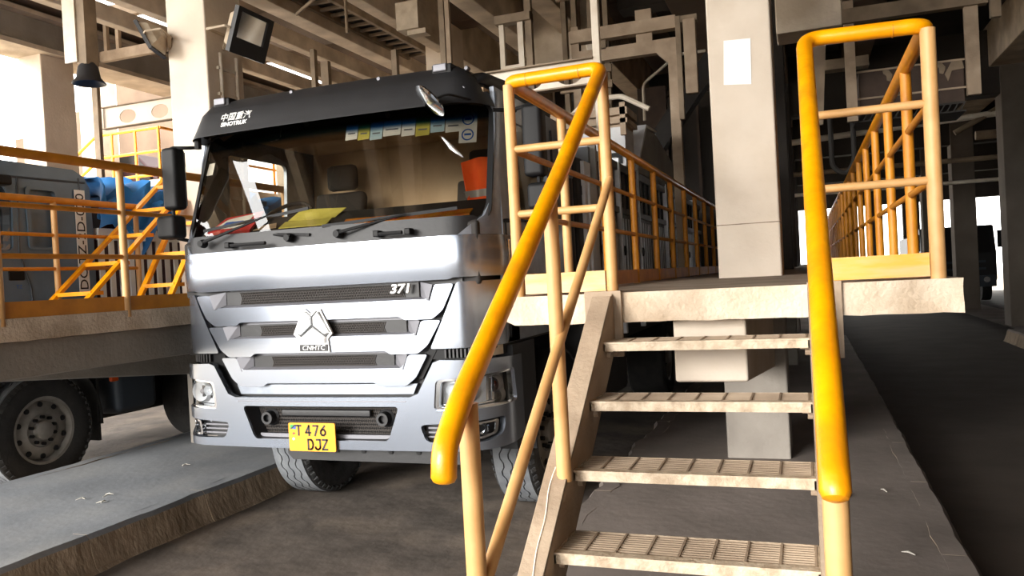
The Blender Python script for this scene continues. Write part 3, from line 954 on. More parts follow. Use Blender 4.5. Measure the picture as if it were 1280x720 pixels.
def round_poly(poly, r, n=4):
    out = []
    for i in range(len(poly)):
        p, q, s_ = Vector(poly[i - 1]), Vector(poly[i]), Vector(poly[(i + 1) % len(poly)])
        d1, d2 = p - q, s_ - q
        rr_ = min(r, d1.length * .45, d2.length * .45)
        a, b = q + d1.normalized() * rr_, q + d2.normalized() * rr_
        for k in range(n + 1):
            t = k / n
            out.append(tuple(a * (1 - t) ** 2 + q * 2 * t * (1 - t) + b * t * t))
    return out
def panel(name, outer, m, parent, fn, holes=(), thick=.012, step=.06, bevel=.004, smooth=True):
    """sheet with the outline outer (and holes), laid on the surface fn(s, z) and given thickness"""
    vs_, es = [], []
    loops = [subdiv(outer, step)] + [subdiv(h, step) for h in holes]
    for lp in loops:
        b0 = len(vs_)
        vs_ += [Vector(p) for p in lp]
        es += [(b0 + i, b0 + (i + 1) % len(lp)) for i in range(len(lp))]
    xs, zs = [p[0] for p in outer], [p[1] for p in outer]
    nx, nz = int((max(xs) - min(xs)) / step), int((max(zs) - min(zs)) / step)
    for i in range(1, nx + 1):
        for j in range(1, nz + 1):
            p = (min(xs) + (max(xs) - min(xs)) * i / (nx + 1), min(zs) + (max(zs) - min(zs)) * j / (nz + 1))
            if inside(p, outer) and not any(inside(p, h) for h in holes):
                vs_.append(Vector(p))
    ov, oe, of, *_ = delaunay_2d_cdt(vs_, es, [], 1, 1e-5)
    fs_ = []
    for f in of:
        c = (sum(ov[i][0] for i in f) / len(f), sum(ov[i][1] for i in f) / len(f))
        if inside(c, outer) and not any(inside(c, h) for h in holes):
            fs_.append(tuple(f))
    b = MB().add([fn(v[0], v[1]) for v in ov], fs_)
    return b.build(name, m, parent, smooth=smooth, solid=-thick if thick else 0, bevel=0)
def skin(push=0.0, lean=0.0, z0=0.0, hw=HW):
    def fn(s, z):
        u, y = plan(s, push, hw)
        return T(u, y + lean * (z - z0), z)
    return fn
def mirror(poly):
    return [(-x, z) for x, z in poly]

tk = E('truck', 'silver cab truck with black roof visor parked beside the platform stair', 'truck')

# --- front lid (bonnet panel) with slight crown
def lid(s, z):
    u, y = plan(s, .008 + .012 * math.sin(math.pi * (z - 1.745) / .27))
    return T(u, y, z)
panel('bonnet_lid', [(-1.62, 1.752), (-1.62, 2.01), (1.62, 2.01), (1.62, 1.752), (.99, 1.752), (.95, 1.742), (-.95, 1.742), (-.99, 1.752)], 'silver', tk, lid, thick=.03, step=.05)
# --- dark backing behind the grille
MB().box(XC - 1.02, XC + 1.02, Y0 + .085, Y0 + .1, 1.0, 1.75).build('grille_backing', 'black_plastic', tk)
# --- three grille bars, each with a sloping shelf behind its upper edge
def bar_part(zt, zb, wt, wb, ear, shelf_z, ear_w, notch):
    """outline of one bar in front view"""
    o = [(-wt, zt), (-wt + ear_w, zt), (-wt + ear_w + .05, shelf_z + .012), (wt - ear_w - .05, shelf_z + .012), (wt - ear_w, zt), (wt, zt)]
    low = [(wb, zb + .03), (wb - .07, zb - notch), (wb - .26, zb - notch), (wb - .29, zb), (-wb + .29, zb), (-wb + .26, zb - notch), (-wb + .07, zb - notch), (-wb, zb + .03)]
    return o + low
for zt, zb, wt, wb, sh, mw, mz0, mz1 in ((1.715, 1.525, .985, .90, 1.615, .62, 1.645, 1.725), (1.495, 1.312, .885, .79, 1.402, .47, 1.425, 1.495), (1.285, 1.112, .785, .70, 1.192, .39, 1.21, 1.285)):
    o = panel('grille_bar', round_poly(bar_part(zt, zb, wt, wb, 0, sh, .13, .022), .02, 3), 'silver', tk, skin(.0), thick=.05, step=.05)
    # recessed shelf: slopes from the bar's edge up and back to the mesh
    w1, w0 = wt - .17, wt - .24
    b = MB()
    n = 16
    def row(w, y, z):
        return [T(-w + 2 * w * k / n, plan(-w + 2 * w * k / n)[1] + y, z) for k in range(n + 1)]
    b.rows([row(w1, .004, sh), row(w1 - .01, .02, sh + .012), row(w0, .055, sh + .03), row(w0 - .02, .058, zt + .03)])
    b.build('shelf', 'recess_grey', o, smooth=True)
    for s_ in (-1, 1):
        b = MB()
        b.add([T(s_ * w1, .01, sh), T(s_ * w0, .058, sh + .03), T(s_ * w0, .058, zt + .02), T(s_ * (w1 + .035), .01, zt)], [(0, 1, 2, 3)])
        b.build('shelf_end', 'recess_grey', o)  # the slope's shade is put into the grey of these ends
    ms = MB()
    k0 = int(2 * mw / .0125)
    for k in range(k0):
        x = -mw + 2 * mw * k / k0
        ms.bar(T(x, .05, mz0), T(x + .03, .05, mz1), .004, .004, (0, 1, 0))
        ms.bar(T(x + .03, .05, mz0), T(x, .05, mz1), .004, .004, (0, 1, 0))
    mo = ms.build('grille_mesh', 'mesh_black', tk)
    mo['kind'] = 'stuff'
    MB().box(XC - wt + .25, XC + wt - .25, Y0 + .0535, Y0 + .0565, mz0 - .004, mz1 + .01).build('mesh_frame', 'black_plastic', mo)
# --- corner panels outside the grille, black gap stripes
for s_ in (-1, 1):
    cp = [(s_ * a, z) for a, z in ((1.005, 1.725), (1.62, 1.725), (1.62, 1.318), (.805, 1.318), (.872, 1.45))]
    panel('corner_panel', round_poly(cp, .02), 'silver', tk, skin(.0), thick=.03, step=.05)
    gp_ = [(s_ * a, z) for a, z in ((.995, 1.715), (1.025, 1.715), (.83, 1.30), (.73, 1.13), (.70, 1.13), (.78, 1.30))]
    panel('gap_strip', gp_, 'gasket', tk, skin(-.03), thick=.02, step=.08)
    # louvred vent between corner panel and bumper
    panel('vent_strip', [(s_ * a, z) for a, z in ((.76, 1.25), (1.45, 1.25), (1.45, 1.318), (.80, 1.318))], 'gasket', tk, skin(-.035), thick=.02, step=.06)
    vr = MB()
    for k in range(7):
        u, y = plan(s_ * (.90 + .028 * k), -.02)
        vr.bar(T(u, y, 1.258), T(u, y, 1.312), .012, .02, (0, 1, 0))
    vr.build('vent_rib', 'black_plastic', tk)
    panel('vent_end', [(s_ * a, z) for a, z in ((1.22, 1.255), (1.34, 1.255), (1.34, 1.318), (1.22, 1.318))], 'lamp_body', tk, skin(-.012), thick=.02, step=.06)
# --- lower silver lip under the grille
panel('lower_lip', [(-.69, 1.10), (.69, 1.10), (.66, 1.035), (-.66, 1.035)], 'silver_shade', tk, skin(-.035), thick=.03, step=.06)
# --- bumper: one pressed sheet with openings for intake, headlights, fog lamps
bo = [(-1.55, .70), (-1.55, 1.235), (-.875, 1.25), (-.83, 1.235), (-.72, 1.045), (-.66, 1.022), (.66, 1.022), (.72, 1.045), (.83, 1.235), (.875, 1.25), (1.55, 1.235), (1.55, .70), (1.2, .688), (-1.2, .688)]
intake = round_poly([(-.60, .965), (.585, .965), (.50, .745), (-.51, .745)], .035)
def hl(s_): return round_poly([(s_ * a, z) for a, z in ((.84, 1.125), (1.10, 1.15), (1.40, 1.165), (1.43, .95), (.82, .94))], .03)
def fog(s_): return round_poly([(s_ * a, z) for a, z in ((.72, .85), (1.28, .88), (1.26, .775), (1.15, .74), (.76, .745))], .035)
bumper = panel('bumper', bo, 'silver', tk, skin(.028), holes=[intake, hl(-1), hl(1), fog(-1), fog(1)], thick=.045, step=.045)
panel('crease_line', [(-.64, 1.0), (.64, 1.0), (.64, .994), (-.64, .994)], 'recess_grey', bumper, skin(.029), thick=.004, step=.06)
# intake: recessed tray with mesh, tow pins, lower lip
b = MB()
rin = [(x * .97, z + (.006 if z < .8 else -.006)) for x, z in intake]
b.rows([[T(x, plan(x)[1] - .01, z) for x, z in intake + intake[:1]], [T(x * .93, .10, .855 + (z - .855) * .8) for x, z in intake + intake[:1]]])
b.build('intake_wall', 'black_plastic', bumper, smooth=True)
panel('intake_back', [(x * .94, .855 + (z - .855) * .82) for x, z in intake], 'gasket', bumper, lambda s, z: T(s, .10, z), thick=.01, step=.1)
ms = MB()
for k in range(78):
    x = -.54 + .0138 * k
    ms.bar(T(x, .085, .77), T(x + .05, .085, .94), .004, .004, (0, 1, 0)).bar(T(x + .05, .085, .77), T(x, .085, .94), .004, .004, (0, 1, 0))
mo = ms.build('intake_mesh', 'mesh_black', bumper)
mo['kind'] = 'stuff'
for s_ in (-1, 1):
    MB().lathe([(.0, .03), (.026, .03), (.026, 0), (.042, 0), (.046, .05), (.06, .06)], T(s_ * .44, .02, .875), 'y', 18).build('tow_socket', 'black_plastic', bumper, smooth=True)
MB().box(XC - .34, XC + .34, Y0 + .05, Y0 + .08, .885, .93).build('intake_bar', 'black_plastic', bumper, bevel=.008)
panel('intake_lip', [(-.50, .775), (.50, .775), (.49, .748), (-.50, .748)], 'recess_grey', bumper, skin(-.02), thick=.02, step=.08)
for s_ in (-1, 1):
    h = panel('headlight', hl(s_), 'reflector', tk, skin(-.055), thick=.01, step=.06)
    inner = [(s_ * (1.12 + (abs(x) - 1.12) * .9), 1.05 + (z - 1.05) * .86) for x, z in hl(s_)]
    panel('chrome_rim', hl(s_), 'chrome', h, skin(.016), holes=[inner], thick=.03, step=.05)
    panel('headlight_lens', hl(s_), 'lens_glass', h, skin(.012), thick=0, step=.05)
    for cx_, r, cz in ((1.04, .068, 1.05), (1.27, .048, 1.075), (1.30, .045, 1.0), (.93, .035, 1.06)):
        u, y = plan(s_ * cx_, -.05)
        MB().lathe([(0, .01), (r * .4, .0), (r * .85, -.03), (r, -.045), (r * 1.1, -.03), (r * 1.1, .02)], T(u, y, cz), 'y', 20).build('reflector_bowl', 'reflector', h, smooth=True)
        MB().lathe([(0, -.03), (r * .25, -.028), (r * .35, 0)], T(u, y, cz), 'y', 12).build('bulb', 'recess_grey' if cx_ == 1.04 else 'amber' if cx_ == 1.27 and s_ > 0 else 'white', h, smooth=True)
    for k in range(3):
        panel('chrome_strip', [(s_ * (.85 + .0 * k), .97 + .0 * k), (s_ * 1.40, .975), (s_ * 1.40, .968), (s_ * .85, .963)] if k == 0 else
              [(s_ * (1.13 + .05 * k), 1.13), (s_ * (1.15 + .05 * k), 1.13), (s_ * (1.14 + .05 * k), .98), (s_ * (1.12 + .05 * k), .98)], 'chrome', h, skin(-.03), thick=.006, step=.08)
    fg = panel('fog_lamp', fog(s_), 'black_plastic', tk, skin(-.04), thick=.01, step=.06)
    lamp = round_poly([(s_ * a, z) for a, z in ((1.00, .855), (1.24, .865), (1.22, .78), (1.12, .755), (.98, .755))], .02)
    lin_ = [(s_ * (1.10 + (abs(x) - 1.10) * .82), .81 + (z - .81) * .75) for x, z in lamp]
    panel('lamp_rim', lamp, 'chrome', fg, skin(.01), holes=[lin_], thick=.02, step=.05)
    panel('lamp_lens', lamp, 'lens_glass', fg, skin(.004), thick=0, step=.06)
    for cx_ in (1.05, 1.14):
        u, y = plan(s_ * cx_, -.03)
        MB().lathe([(0, .02), (.02, .01), (.036, -.015), (.038, .01)], T(u, y, .81), 'y', 16).build('reflector_bowl', 'chrome', fg, smooth=True)
    for k in range(3):
        panel('fog_slat', [(s_ * .76, .775 + .028 * k), (s_ * .975, .775 + .028 * k), (s_ * .975, .765 + .028 * k), (s_ * .76, .765 + .028 * k)], 'recess_grey', fg, skin(-.012), thick=.02, step=.08)
# --- under-run guard
MB().prism([(-.30, .585), (1.02, .585), (1.06, .625), (1.06, .70), (-.34, .70), (-.34, .625)], 'y', 0, .06).build('under_guard', 'black_plastic', tk)
for o in (bpy.data.objects[-1],):
    pass
ug = [o for o in tk.children if o.name.startswith('under_guard')][0]
ug.data.transform(Matrix.Translation((XC, Y0 + .10, 0)))
for k in range(6):
    MB().lathe([(0, -.006), (.016, -.006), (.016, .01)], T(-.15 + .2 * k, .097, .655), 'y', 10).build('guard_bolt', 'gasket', ug)
# --- badge, emblem
text('model_number', '371', .078, 'white', tk, T(.625, .015, 1.697), (1, .02, -.0), (0, 0, 1), .008, 1.25, shear=.2, bold=.002)
em = panel('emblem', [(-.085 + a, z) for a, z in ((.0, 1.615), (-.022, 1.572), (-.0, 1.0), )][:0] or [(a - .012, z) for a, z in ((-.055, 1.60), (-.012, 1.565), (.03, 1.60), (.062, 1.595), (.142, 1.435), (.108, 1.40), (.118, 1.315), (-.118, 1.315), (-.108, 1.40), (-.152, 1.435), (-.072, 1.60))], 'white', tk, lambda s, z: T(s, -.012, z), thick=.02, step=.1)
panel('emblem_groove', [(-.012 + (a + .005) * .86, 1.478 + (z - 1.478) * .86) for a, z in ((-.055, 1.60), (-.012, 1.565), (.03, 1.60), (.062, 1.595), (.142, 1.435), (.108, 1.40), (.108, 1.36), (-.112, 1.36), (-.108, 1.40), (-.152, 1.435), (-.072, 1.60))], 'black_plastic', em, lambda s, z: T(s, -.0135, z), thick=.001, step=.1)
def kite(pts, name):
    cx_, cz_ = sum(p[0] for p in pts) / len(pts), sum(p[1] for p in pts) / len(pts)
    b = MB()
    n = len(pts)
    b.v = [T(cx_ + (x - cx_) * .95, -.014, cz_ + (z - cz_) * .95) for x, z in pts] + [T(cx_ + (x - cx_) * .86, -.026, cz_ + (z - cz_) * .86) for x, z in pts]
    b.f = [tuple(range(n, 2 * n))] + [(i, (i + 1) % n, n + (i + 1) % n, n + i) for i in range(n)]
    b.build(name, 'reflector', em)
kite([(-.06, 1.588), (-.018, 1.55), (-.018, 1.492), (-.105, 1.425), (-.148, 1.437)], 'emblem_kite')
kite([(.032, 1.588), (-.008, 1.55), (-.008, 1.492), (.080, 1.425), (.124, 1.437)], 'emblem_kite')
kite([(-.013, 1.482), (.088, 1.412), (.085, 1.372), (-.111, 1.372), (-.114, 1.412)], 'emblem_kite')
MB().prism([(-.118, 1.322), (.094, 1.322), (.094, 1.366), (-.118, 1.366)], 'y', 0, .004).build('nameplate', 'black_ink', em).data.transform(Matrix.Translation((XC, Y0 - .017, 0)))
text('nameplate_letters', 'CNHTC', .043, 'white', em, T(-.012, -.0175, 1.344), depth=.002, sx=1.15, shear=.15, bold=0)
# --- registration plate
lp = MB().prism(round_poly([(-.215, .678), (.137, .678), (.137, .862), (-.215, .862)], .012), 'y', 0, .01).build('licence_plate', 'plate_yellow', tk)
lp.data.transform(Matrix.Translation((XC, Y0 - .052, 0)))
def stroke_letter(ch, x, z, w, h):
    def rnd_(a, b, c_, d): return [(a + (c_ - a) * t, b + (d - b) * t) for t in (0, 1)]
    arcp = lambda cx_, cz_, rx, rz, t0, t1: [(cx_ + rx * math.cos(math.radians(t0 + (t1 - t0) * k / 8)), cz_ + rz * math.sin(math.radians(t0 + (t1 - t0) * k / 8))) for k in range(9)]
    G = {'T': [[(0, 1), (1, 1)], [(.5, 1), (.5, 0)]], '4': [[(.68, 0), (.68, 1), (0, .28), (1, .28)]], '7': [[(0, 1), (1, 1), (.35, 0)]],
         '6': [[(.85, 1)] + arcp(.5, .32, .5, .32, 150, 510)], 'D': [[(0, 0), (0, 1), (.5, 1)] + arcp(.5, .5, .5, .5, 90, -90) + [(0, 0)]],
         'J': [[(.25, 1), (1, 1), (1, .3)] + arcp(.5, .25, .5, .25, 0, -180)], 'Z': [[(0, 1), (1, 1), (0, 0), (1, 0)]]}
    b = MB()
    for pl_ in G[ch]:
        for p, q_ in zip(pl_, pl_[1:]):
            d = Vector((q_[0] - p[0], q_[1] - p[1]))
            P0, P1 = Vector(T(x + p[0] * w, -.0535, z + p[1] * h)), Vector(T(x + q_[0] * w, -.0535, z + q_[1] * h))
            e = (P1 - P0).normalized() * .004
            b.bar(P0 - e, P1 + e, .0115, .002, (0, -1, 0))
    return b.build('plate_letter', 'black_ink', lp)
for ch, x in (('T', -.155), ('4', -.082), ('7', -.026), ('6', .030)):
    stroke_letter(ch, x, .782, .036, .062)
for ch, x in (('D', -.068), ('J', -.014), ('Z', .040)):
    stroke_letter(ch, x, .692, .036, .062)
fl_ = E('plate_flag')
bpy.data.objects.remove(fl_)
fx, fz = -.20, .822
for m_, pts in (('green_ink', [(0, 0), (0, .028), (.03, .028)]), ('blue_ink', [(.012, 0), (.042, 0), (.042, .026)]), ('black_ink', [(0, 0), (.034, .028), (.042, .028), (.042, .022), (.01, 0)])):
    MB().prism([(fx + a, fz + c_) for a, c_ in pts], 'y', 0, .002).build('plate_flag', m_, lp).data.transform(Matrix.Translation((XC, Y0 - .054 - (.001 if m_ == 'black_ink' else 0), 0)))
MB().lathe([(0, -.002), (.009, -.002), (.009, 0)], T(-.178, -.0525, .757), 'y', 14).build('plate_seal', 'white', lp)
MB().prism([(-.185, .785), (-.168, .79), (-.165, .797), (-.182, .80)], 'y', 0, .002).build('plate_mark', 'red_paper', lp).data.transform(Matrix.Translation((XC, Y0 - .054, 0)))

# --- windscreen, cowl, pillars, visor
LEAN = .31
def wsf(push):
    def fn(s, z):
        k = 1 - .025 * (z - 2.1) / .8
        u = s * k
        y = .04 + .16 * (s / 1.15) ** 2 + LEAN * (z - 2.1) - push
        return T(u, y, z)
    return fn
ws_out = round_poly([(-1.185, 2.085), (1.185, 2.085), (1.185, 2.90), (-1.185, 2.90)], .11, 6)
ws_in = round_poly([(-1.15, 2.115), (1.15, 2.115), (1.15, 2.885), (-1.15, 2.885)], .09, 6)
wsn = panel('windscreen', ws_out, 'windscreen_glass', tk, wsf(0), thick=0, step=.08)
panel('windscreen_seal', ws_out, 'gasket', wsn, wsf(.006), holes=[ws_in], thick=.03, step=.06)
tint_strip(2.745, 2.83)
panel('sun_strip', [(-1.15, 2.73), (1.15, 2.73), (1.15, 2.89), (-1.15, 2.89)], 'sun_strip', wsn, wsf(-.006), thick=0, step=.2)
def cowl_f(s, z):
    u, y = plan(s, -.01 - .02 * (z - 2.01) / .1)
    return T(u, y, z)
panel('cowl', [(-1.20, 2.012), (1.10, 2.012), (1.22, 2.10), (1.15, 2.13), (-1.15, 2.13), (-1.28, 2.10)], 'black_plastic', tk, cowl_f, thick=.03, step=.06)
def pil(s, z):
    k = 1 - .015 * max(0, z - 2.1) / .8
    u, y = plan(s, -.006)
    return T(u * k, y + (.29 * max(0, z - 2.1)) * max(0, 1 - max(0, abs(s) - 1.2) / .5), z)
panel('right_pillar', [(1.03, 2.013), (1.7, 2.013), (1.7, 2.95), (1.30, 2.95), (1.29, 2.30), (1.22, 2.13), (1.10, 2.06)], 'silver_shade', tk, pil, thick=.03, step=.06)
panel('left_pillar', [(-1.03, 2.013), (-1.7, 2.013), (-1.7, 2.95), (-1.30, 2.95), (-1.29, 2.30), (-1.22, 2.13), (-1.10, 2.06)], 'silver_shade', tk, pil, thick=.03, step=.06)
vrow = []
ss = [-1.75 + 3.5 * k / 60 for k in range(61)]
def visrow(push, z, zc, yo=0):
    r = []
    for s_ in ss:
        u, y = plan(s_, push, 1.215)
        c = max(0, (abs(s_) - .9) / .7)
        r.append(T(u, y + yo, z - zc * min(1, c) ** 2))
    return r
vb = MB().rows([visrow(-.12, 2.865, .0, .07), visrow(-.045, 2.843, .0, .07), visrow(-.043, 2.837, .0, .07), visrow(-.075, 2.905, .0, .07), visrow(-.12, 3.01, .005, .07), visrow(-.135, 3.026, .005, .07), visrow(-.20, 3.095, .03, .07), visrow(-.28, 3.125, .05, .07), visrow(-.5, 3.14, .05, .07)])
vis = vb.build('roof_visor', 'visor_black', tk, smooth=True)
fr_up = Vector((0, .045, .105)).normalized()
text('visor_letters', 'SINOTRUK', .045, 'white', vis, T(-.68, .158, 2.905), (1, .0, 0), fr_up, .002, 1.0, bold=.0015)
text('visor_characters', '\u4e2d\u56fd\u91cd\u6c7d', .068, 'white', vis, T(-.675, .175, 2.955), (1, 0, 0), fr_up, .002, .95, shear=.12)
for u, z, y in ((-.27, 3.09, .27), (-.27, 2.962, .19), (.415, 3.09, .27), (.407, 2.955, .19), (1.03, 2.94, .235), (1.02, 3.09, .33), (-.98, 2.93, .215)):
    MB().lathe([(0, -.012), (.012, -.01), (.016, 0), (.016, .03)], T(u, y, z), 'y', 10).build('visor_screw', 'recess_grey', vis, smooth=True)
for u in (-.87, .87):
    mk = MB().box(XC + u - .07, XC + u + .07, Y0 + .27, Y0 + .42, 3.06, 3.125).build('marker_base', 'gasket', tk, bevel=.01)
    MB().box(XC + u - .055, XC + u + .04, Y0 + .255, Y0 + .35, 3.075, 3.125).build('marker_lens', 'recess_grey', mk, bevel=.008)
# --- cab shell: sides with windows and doors, roof, back wall, floor
win = round_poly([(.56, 2.12), (1.42, 2.08), (1.42, 2.80), (.66, 2.80)], .06)
for s_ in (-1, 1):
    sx_ = HW * s_
    sd = panel('cab_side', [(.34, 1.32), (1.85, 1.32), (1.85, 2.98), (.44, 2.98), (.36, 2.1)], 'silver_shade', tk, lambda a, z: T(sx_ - s_ * (.05 * max(0, z - 2.1)), a, z), holes=[win], thick=.03, step=.1)
    panel('side_window', win, 'door_glass', sd, lambda a, z: T(sx_ - s_ * (.01 + .05 * max(0, z - 2.1)), a, z), thick=0, step=.2)
    MB().box(XC + sx_ - .008, XC + sx_ + .008, Y0 + .40, Y0 + .41, 1.35, 2.1).build('door_seam', 'gasket', sd)
    MB().box(XC + sx_ - .008, XC + sx_ + .008, Y0 + 1.5, Y0 + 1.51, 1.35, 2.85).build('door_seam', 'gasket', sd)
    MB().box(XC + sx_ - .005, XC + sx_ + .03, Y0 + 1.28, Y0 + 1.44, 1.86, 1.9).build('door_handle', 'black_plastic', sd, bevel=.006)
    MB().tube([T(sx_ + s_ * .015, .40, 1.78), T(sx_ + s_ * .02, .40, 1.98)], .008, 6).build('edge_trim', 'chrome', sd, smooth=True)
    # wheel arch and steps
    st_ = MB().box(XC + sx_ - (.12 if s_ > 0 else 0), XC + sx_ + (0 if s_ > 0 else .12), Y0 + .42, Y0 + .86, .62, 1.30).box(XC + sx_ - (.12 if s_ > 0 else 0), XC + sx_ + (0 if s_ > 0 else .12), Y0 + .42, Y0 + .9, .68, .72).build('step_well', 'black_plastic', tk)
    MB().rows([[T(s_ * w, 1.44 + .62 * math.cos(a), .54 + .62 * math.sin(a)) for w in (1.2, .75)] for a in [math.pi * k / 14 for k in range(15)]]).build('wheel_arch', 'black_plastic', tk, smooth=True, solid=.02)
MB().prism([(.3, 2.98), (.46, 3.085), (.8, 3.11), (1.8, 3.09), (1.86, 2.98)], 'x', -1.13, 1.13).build('cab_roof', 'visor_black', tk, bevel=.06).data.transform(Matrix.Translation((XC, Y0, 0)))
MB().box(XC - 1.17, XC + 1.17, Y0 + 1.82, Y0 + 1.85, 1.3, 2.98).build('back_wall', 'cab_interior', tk)
MB().box(XC - 1.17, XC + 1.17, Y0 + .15, Y0 + 1.82, 1.30, 1.34).build('cab_floor', 'interior_dark', tk)
MB().box(XC - 1.12, XC + 1.12, Y0 + .35, Y0 + 1.82, 2.93, 2.96).build('head_lining', 'cab_interior', tk)
MB().prism([(.10, 2.09), (.22, 2.128), (.55, 2.27), (.64, 2.27), (.70, 2.1), (.62, 1.7), (.10, 1.7)], 'x', -1.13, 1.13).build('dashboard', 'interior_dark', tk, bevel=.02).data.transform(Matrix.Translation((XC, Y0, 0)))
for u0 in (-.72, .62):
    se = MB().box(XC + u0 - .25, XC + u0 + .25, Y0 + .95, Y0 + 1.45, 1.62, 1.82).build('seat_cushion', 'seat_fabric', tk, bevel=.04)
    MB().prism([(1.36, 1.8), (1.50, 1.8), (1.62, 2.52), (1.52, 2.55)], 'x', u0 - .24, u0 + .24).build('seat_back', 'seat_fabric', se, bevel=.04).data.transform(Matrix.Translation((XC, Y0, 0)))
    MB().box(XC + u0 - .14, XC + u0 + .14, Y0 + 1.54, Y0 + 1.64, 2.56, 2.78).build('head_rest', 'seat_fabric', se, bevel=.04)
sw = arc(T(-.72, .74, 2.26), (1, 0, 0), Vector((0, .75, .66)).normalized(), .215, 0, 2 * math.pi, 32)[:-1]
stw = MB().tube(sw, .016, 8, closed=True).build('steering_wheel', 'gasket', tk, smooth=True)
MB().tube([T(-.93, .74, 2.26), T(-.72, .75, 2.24), T(-.51, .74, 2.26)], .018, 6).tube([T(-.72, .75, 2.24), T(-.72, .68, 1.95)], .03, 8).build('wheel_spokes', 'gasket', stw)
# --- wipers
for a, c_, e_ in (((-.86, 2.075), (-.38, 2.235), (-.05, 2.26)), ((.215, 2.07), (.66, 2.17), (.98, 2.185)), ((-.16, 2.07), (-.3, 2.10), (-.5, 2.12))):
    w_ = MB().tube([T(a[0], -.015, a[1]), T(a[0] + .03, -.03, a[1] + .01), wsf(.03)(c_[0], c_[1]), ], [.012, .012, .006], 8).build('wiper_arm', 'gasket', tk, smooth=True)
    m0 = ((a[0] * .3 + c_[0] * .7), (a[1] * .3 + c_[1] * .7))
    MB().bar(wsf(.02)(2 * m0[0] - e_[0], m0[1] - .01), wsf(.02)(e_[0], e_[1]), .01, .02).build('wiper_blade', 'gasket', w_)
    MB().lathe([(0, -.03), (.022, -.03), (.03, 0), (.03, .02)], T(a[0], -.01, a[1]), 'y', 12).build('wiper_pivot', 'gasket', w_, smooth=True)
for u in (-.64, .50, .72):
    MB().box(XC + u - .02, XC + u + .02, Y0 - .04, Y0 + .02, 2.03, 2.07).build('grab_bracket', 'gasket', tk, bevel=.006)
for u0, u1 in ((-.60, -.32), (.53, .69)):
    MB().tube([T(u0, -.045, 2.045), T(u1, -.045, 2.045)], .012, 8).build('grab_rail', 'gasket', tk, smooth=True)
# --- mirrors
def mirror_set(s_):
    mp = E('mirror_dummy')
    bpy.data.objects.remove(mp)
    b_ = len(bpy.data.objects)
    a_ = MB().tube(bend([T(s_ * 1.10, .30, 2.80), T(s_ * 1.16, .2, 2.79), T(s_ * 1.27, .18, 2.80), T(s_ * 1.29, .2, 2.15), T(s_ * 1.17, .38, 2.10)], .03), .013, 8).build('mirror_arm', 'gasket', tk, smooth=True)
    MB().box(*sorted((XC + s_ * 1.20, XC + s_ * 1.335)), Y0 + .14, Y0 + .26, 2.35, 2.80).build('mirror_housing', 'gasket', a_, bevel=.03)
    MB().box(*sorted((XC + s_ * 1.215, XC + s_ * 1.32)), Y0 + .258, Y0 + .265, 2.38, 2.77).build('mirror_glass', 'chrome', a_)
    MB().box(*sorted((XC + s_ * 1.22, XC + s_ * 1.39)), Y0 + .12, Y0 + .26, 2.14, 2.31).build('mirror_housing', 'gasket', a_, bevel=.03)
    MB().tube([T(s_ * 1.08, .25, 2.78), T(s_ * 1.08, .25, 2.86)], .025, 8).build('arm_mount', 'gasket', a_, smooth=True)
mirror_set(-1)
_before = set(tk.children)
mirror_set(1)
for o in set(tk.children) - _before:      # the right mirror stands farther out on its arm
    o.location = (.19, .12, 0)
    MB().tube([T(1.0, .2, 2.80), T(1.12, .3, 2.80)], .013, 8).build('arm_stub', 'gasket', o)
    MB().tube([T(.98, .25, 2.10), T(1.2, .38, 2.10)], .013, 8).build('arm_stub', 'gasket', o)
sm = MB().tube(bend([T(1.08, .22, 2.86), T(1.0, .04, 2.87), T(.91, .03, 2.84)], .05), .008, 6).build('kerb_mirror_arm', 'gasket', tk, smooth=True)
ax_ = Vector((-.584, -.475, -.69)).normalized()
dsk = MB().lathe([(0, -.012), (.06, -.010), (.115, .0), (.12, .01), (.10, .02), (0, .035)], (0, 0, 0), 'z', 28).build('kerb_mirror', 'chrome', sm, smooth=True)
q = ax_.to_track_quat('Z', 'Y').to_matrix().to_4x4()
dsk.data.transform(Matrix.Translation(T(.895, .035, 2.845)) @ q)
# --- stickers inside the top of the screen
zs = 2.765
stk = [(.15, .245, 'white_paper'), (.245, .335, 'yellow_paper'), (.335, .43, 'sky_paper'), (.43, .56, 'white_paper'), (.56, .66, 'white_paper'), (.66, .76, 'yellow_paper'), (.76, .86, 'sky_paper'), (.86, .97, 'white_paper')]
for i, (a, c_, m_) in enumerate(stk):
    zz = 2.706 - .008 * (i % 3) - (.0 if i < 4 else .004)
    sk = panel('permit_sticker', [(a + .003, zz), (c_ - .003, zz + .003), (c_ - .003, 2.815), (a + .003, 2.815)], m_, tk, wsf(-.012), thick=0, step=.2)
    panel('sticker_print', [(a + .02, zz + .04), (c_ - .02, zz + .04), (c_ - .02, zz + .05), (a + .02, zz + .05)], 'recess_grey', sk, wsf(-.011), thick=0, step=.2)
for zz in (2.615, 2.72):
    sk = panel('round_sticker', [(.955, zz), (1.07, zz), (1.07, zz + .105), (.955, zz + .105)], 'white_paper', tk, wsf(-.0125), thick=0, step=.2)
    rg = [(1.012 + .04 * math.cos(t), zz + .055 + .04 * math.sin(t)) for t in [2 * math.pi * k / 20 for k in range(20)]]
    rg2 = [(1.012 + .031 * math.cos(t), zz + .055 + .031 * math.sin(t)) for t in [2 * math.pi * k / 20 for k in range(20)]]
    panel('sticker_ring', rg, 'blue_ink', sk, wsf(-.011), holes=[rg2], thick=0, step=.2)
    panel('sticker_print', [(.99, zz + .05), (1.035, zz + .05), (1.035, zz + .064), (.99, zz + .064)], 'blue_ink', sk, wsf(-.011), thick=0, step=.2)
panel('toll_sticker', [(-1.135, 2.60), (-1.06, 2.60), (-1.055, 2.69), (-1.125, 2.69)], 'white_paper', wsn, wsf(-.012), thick=0, step=.2)
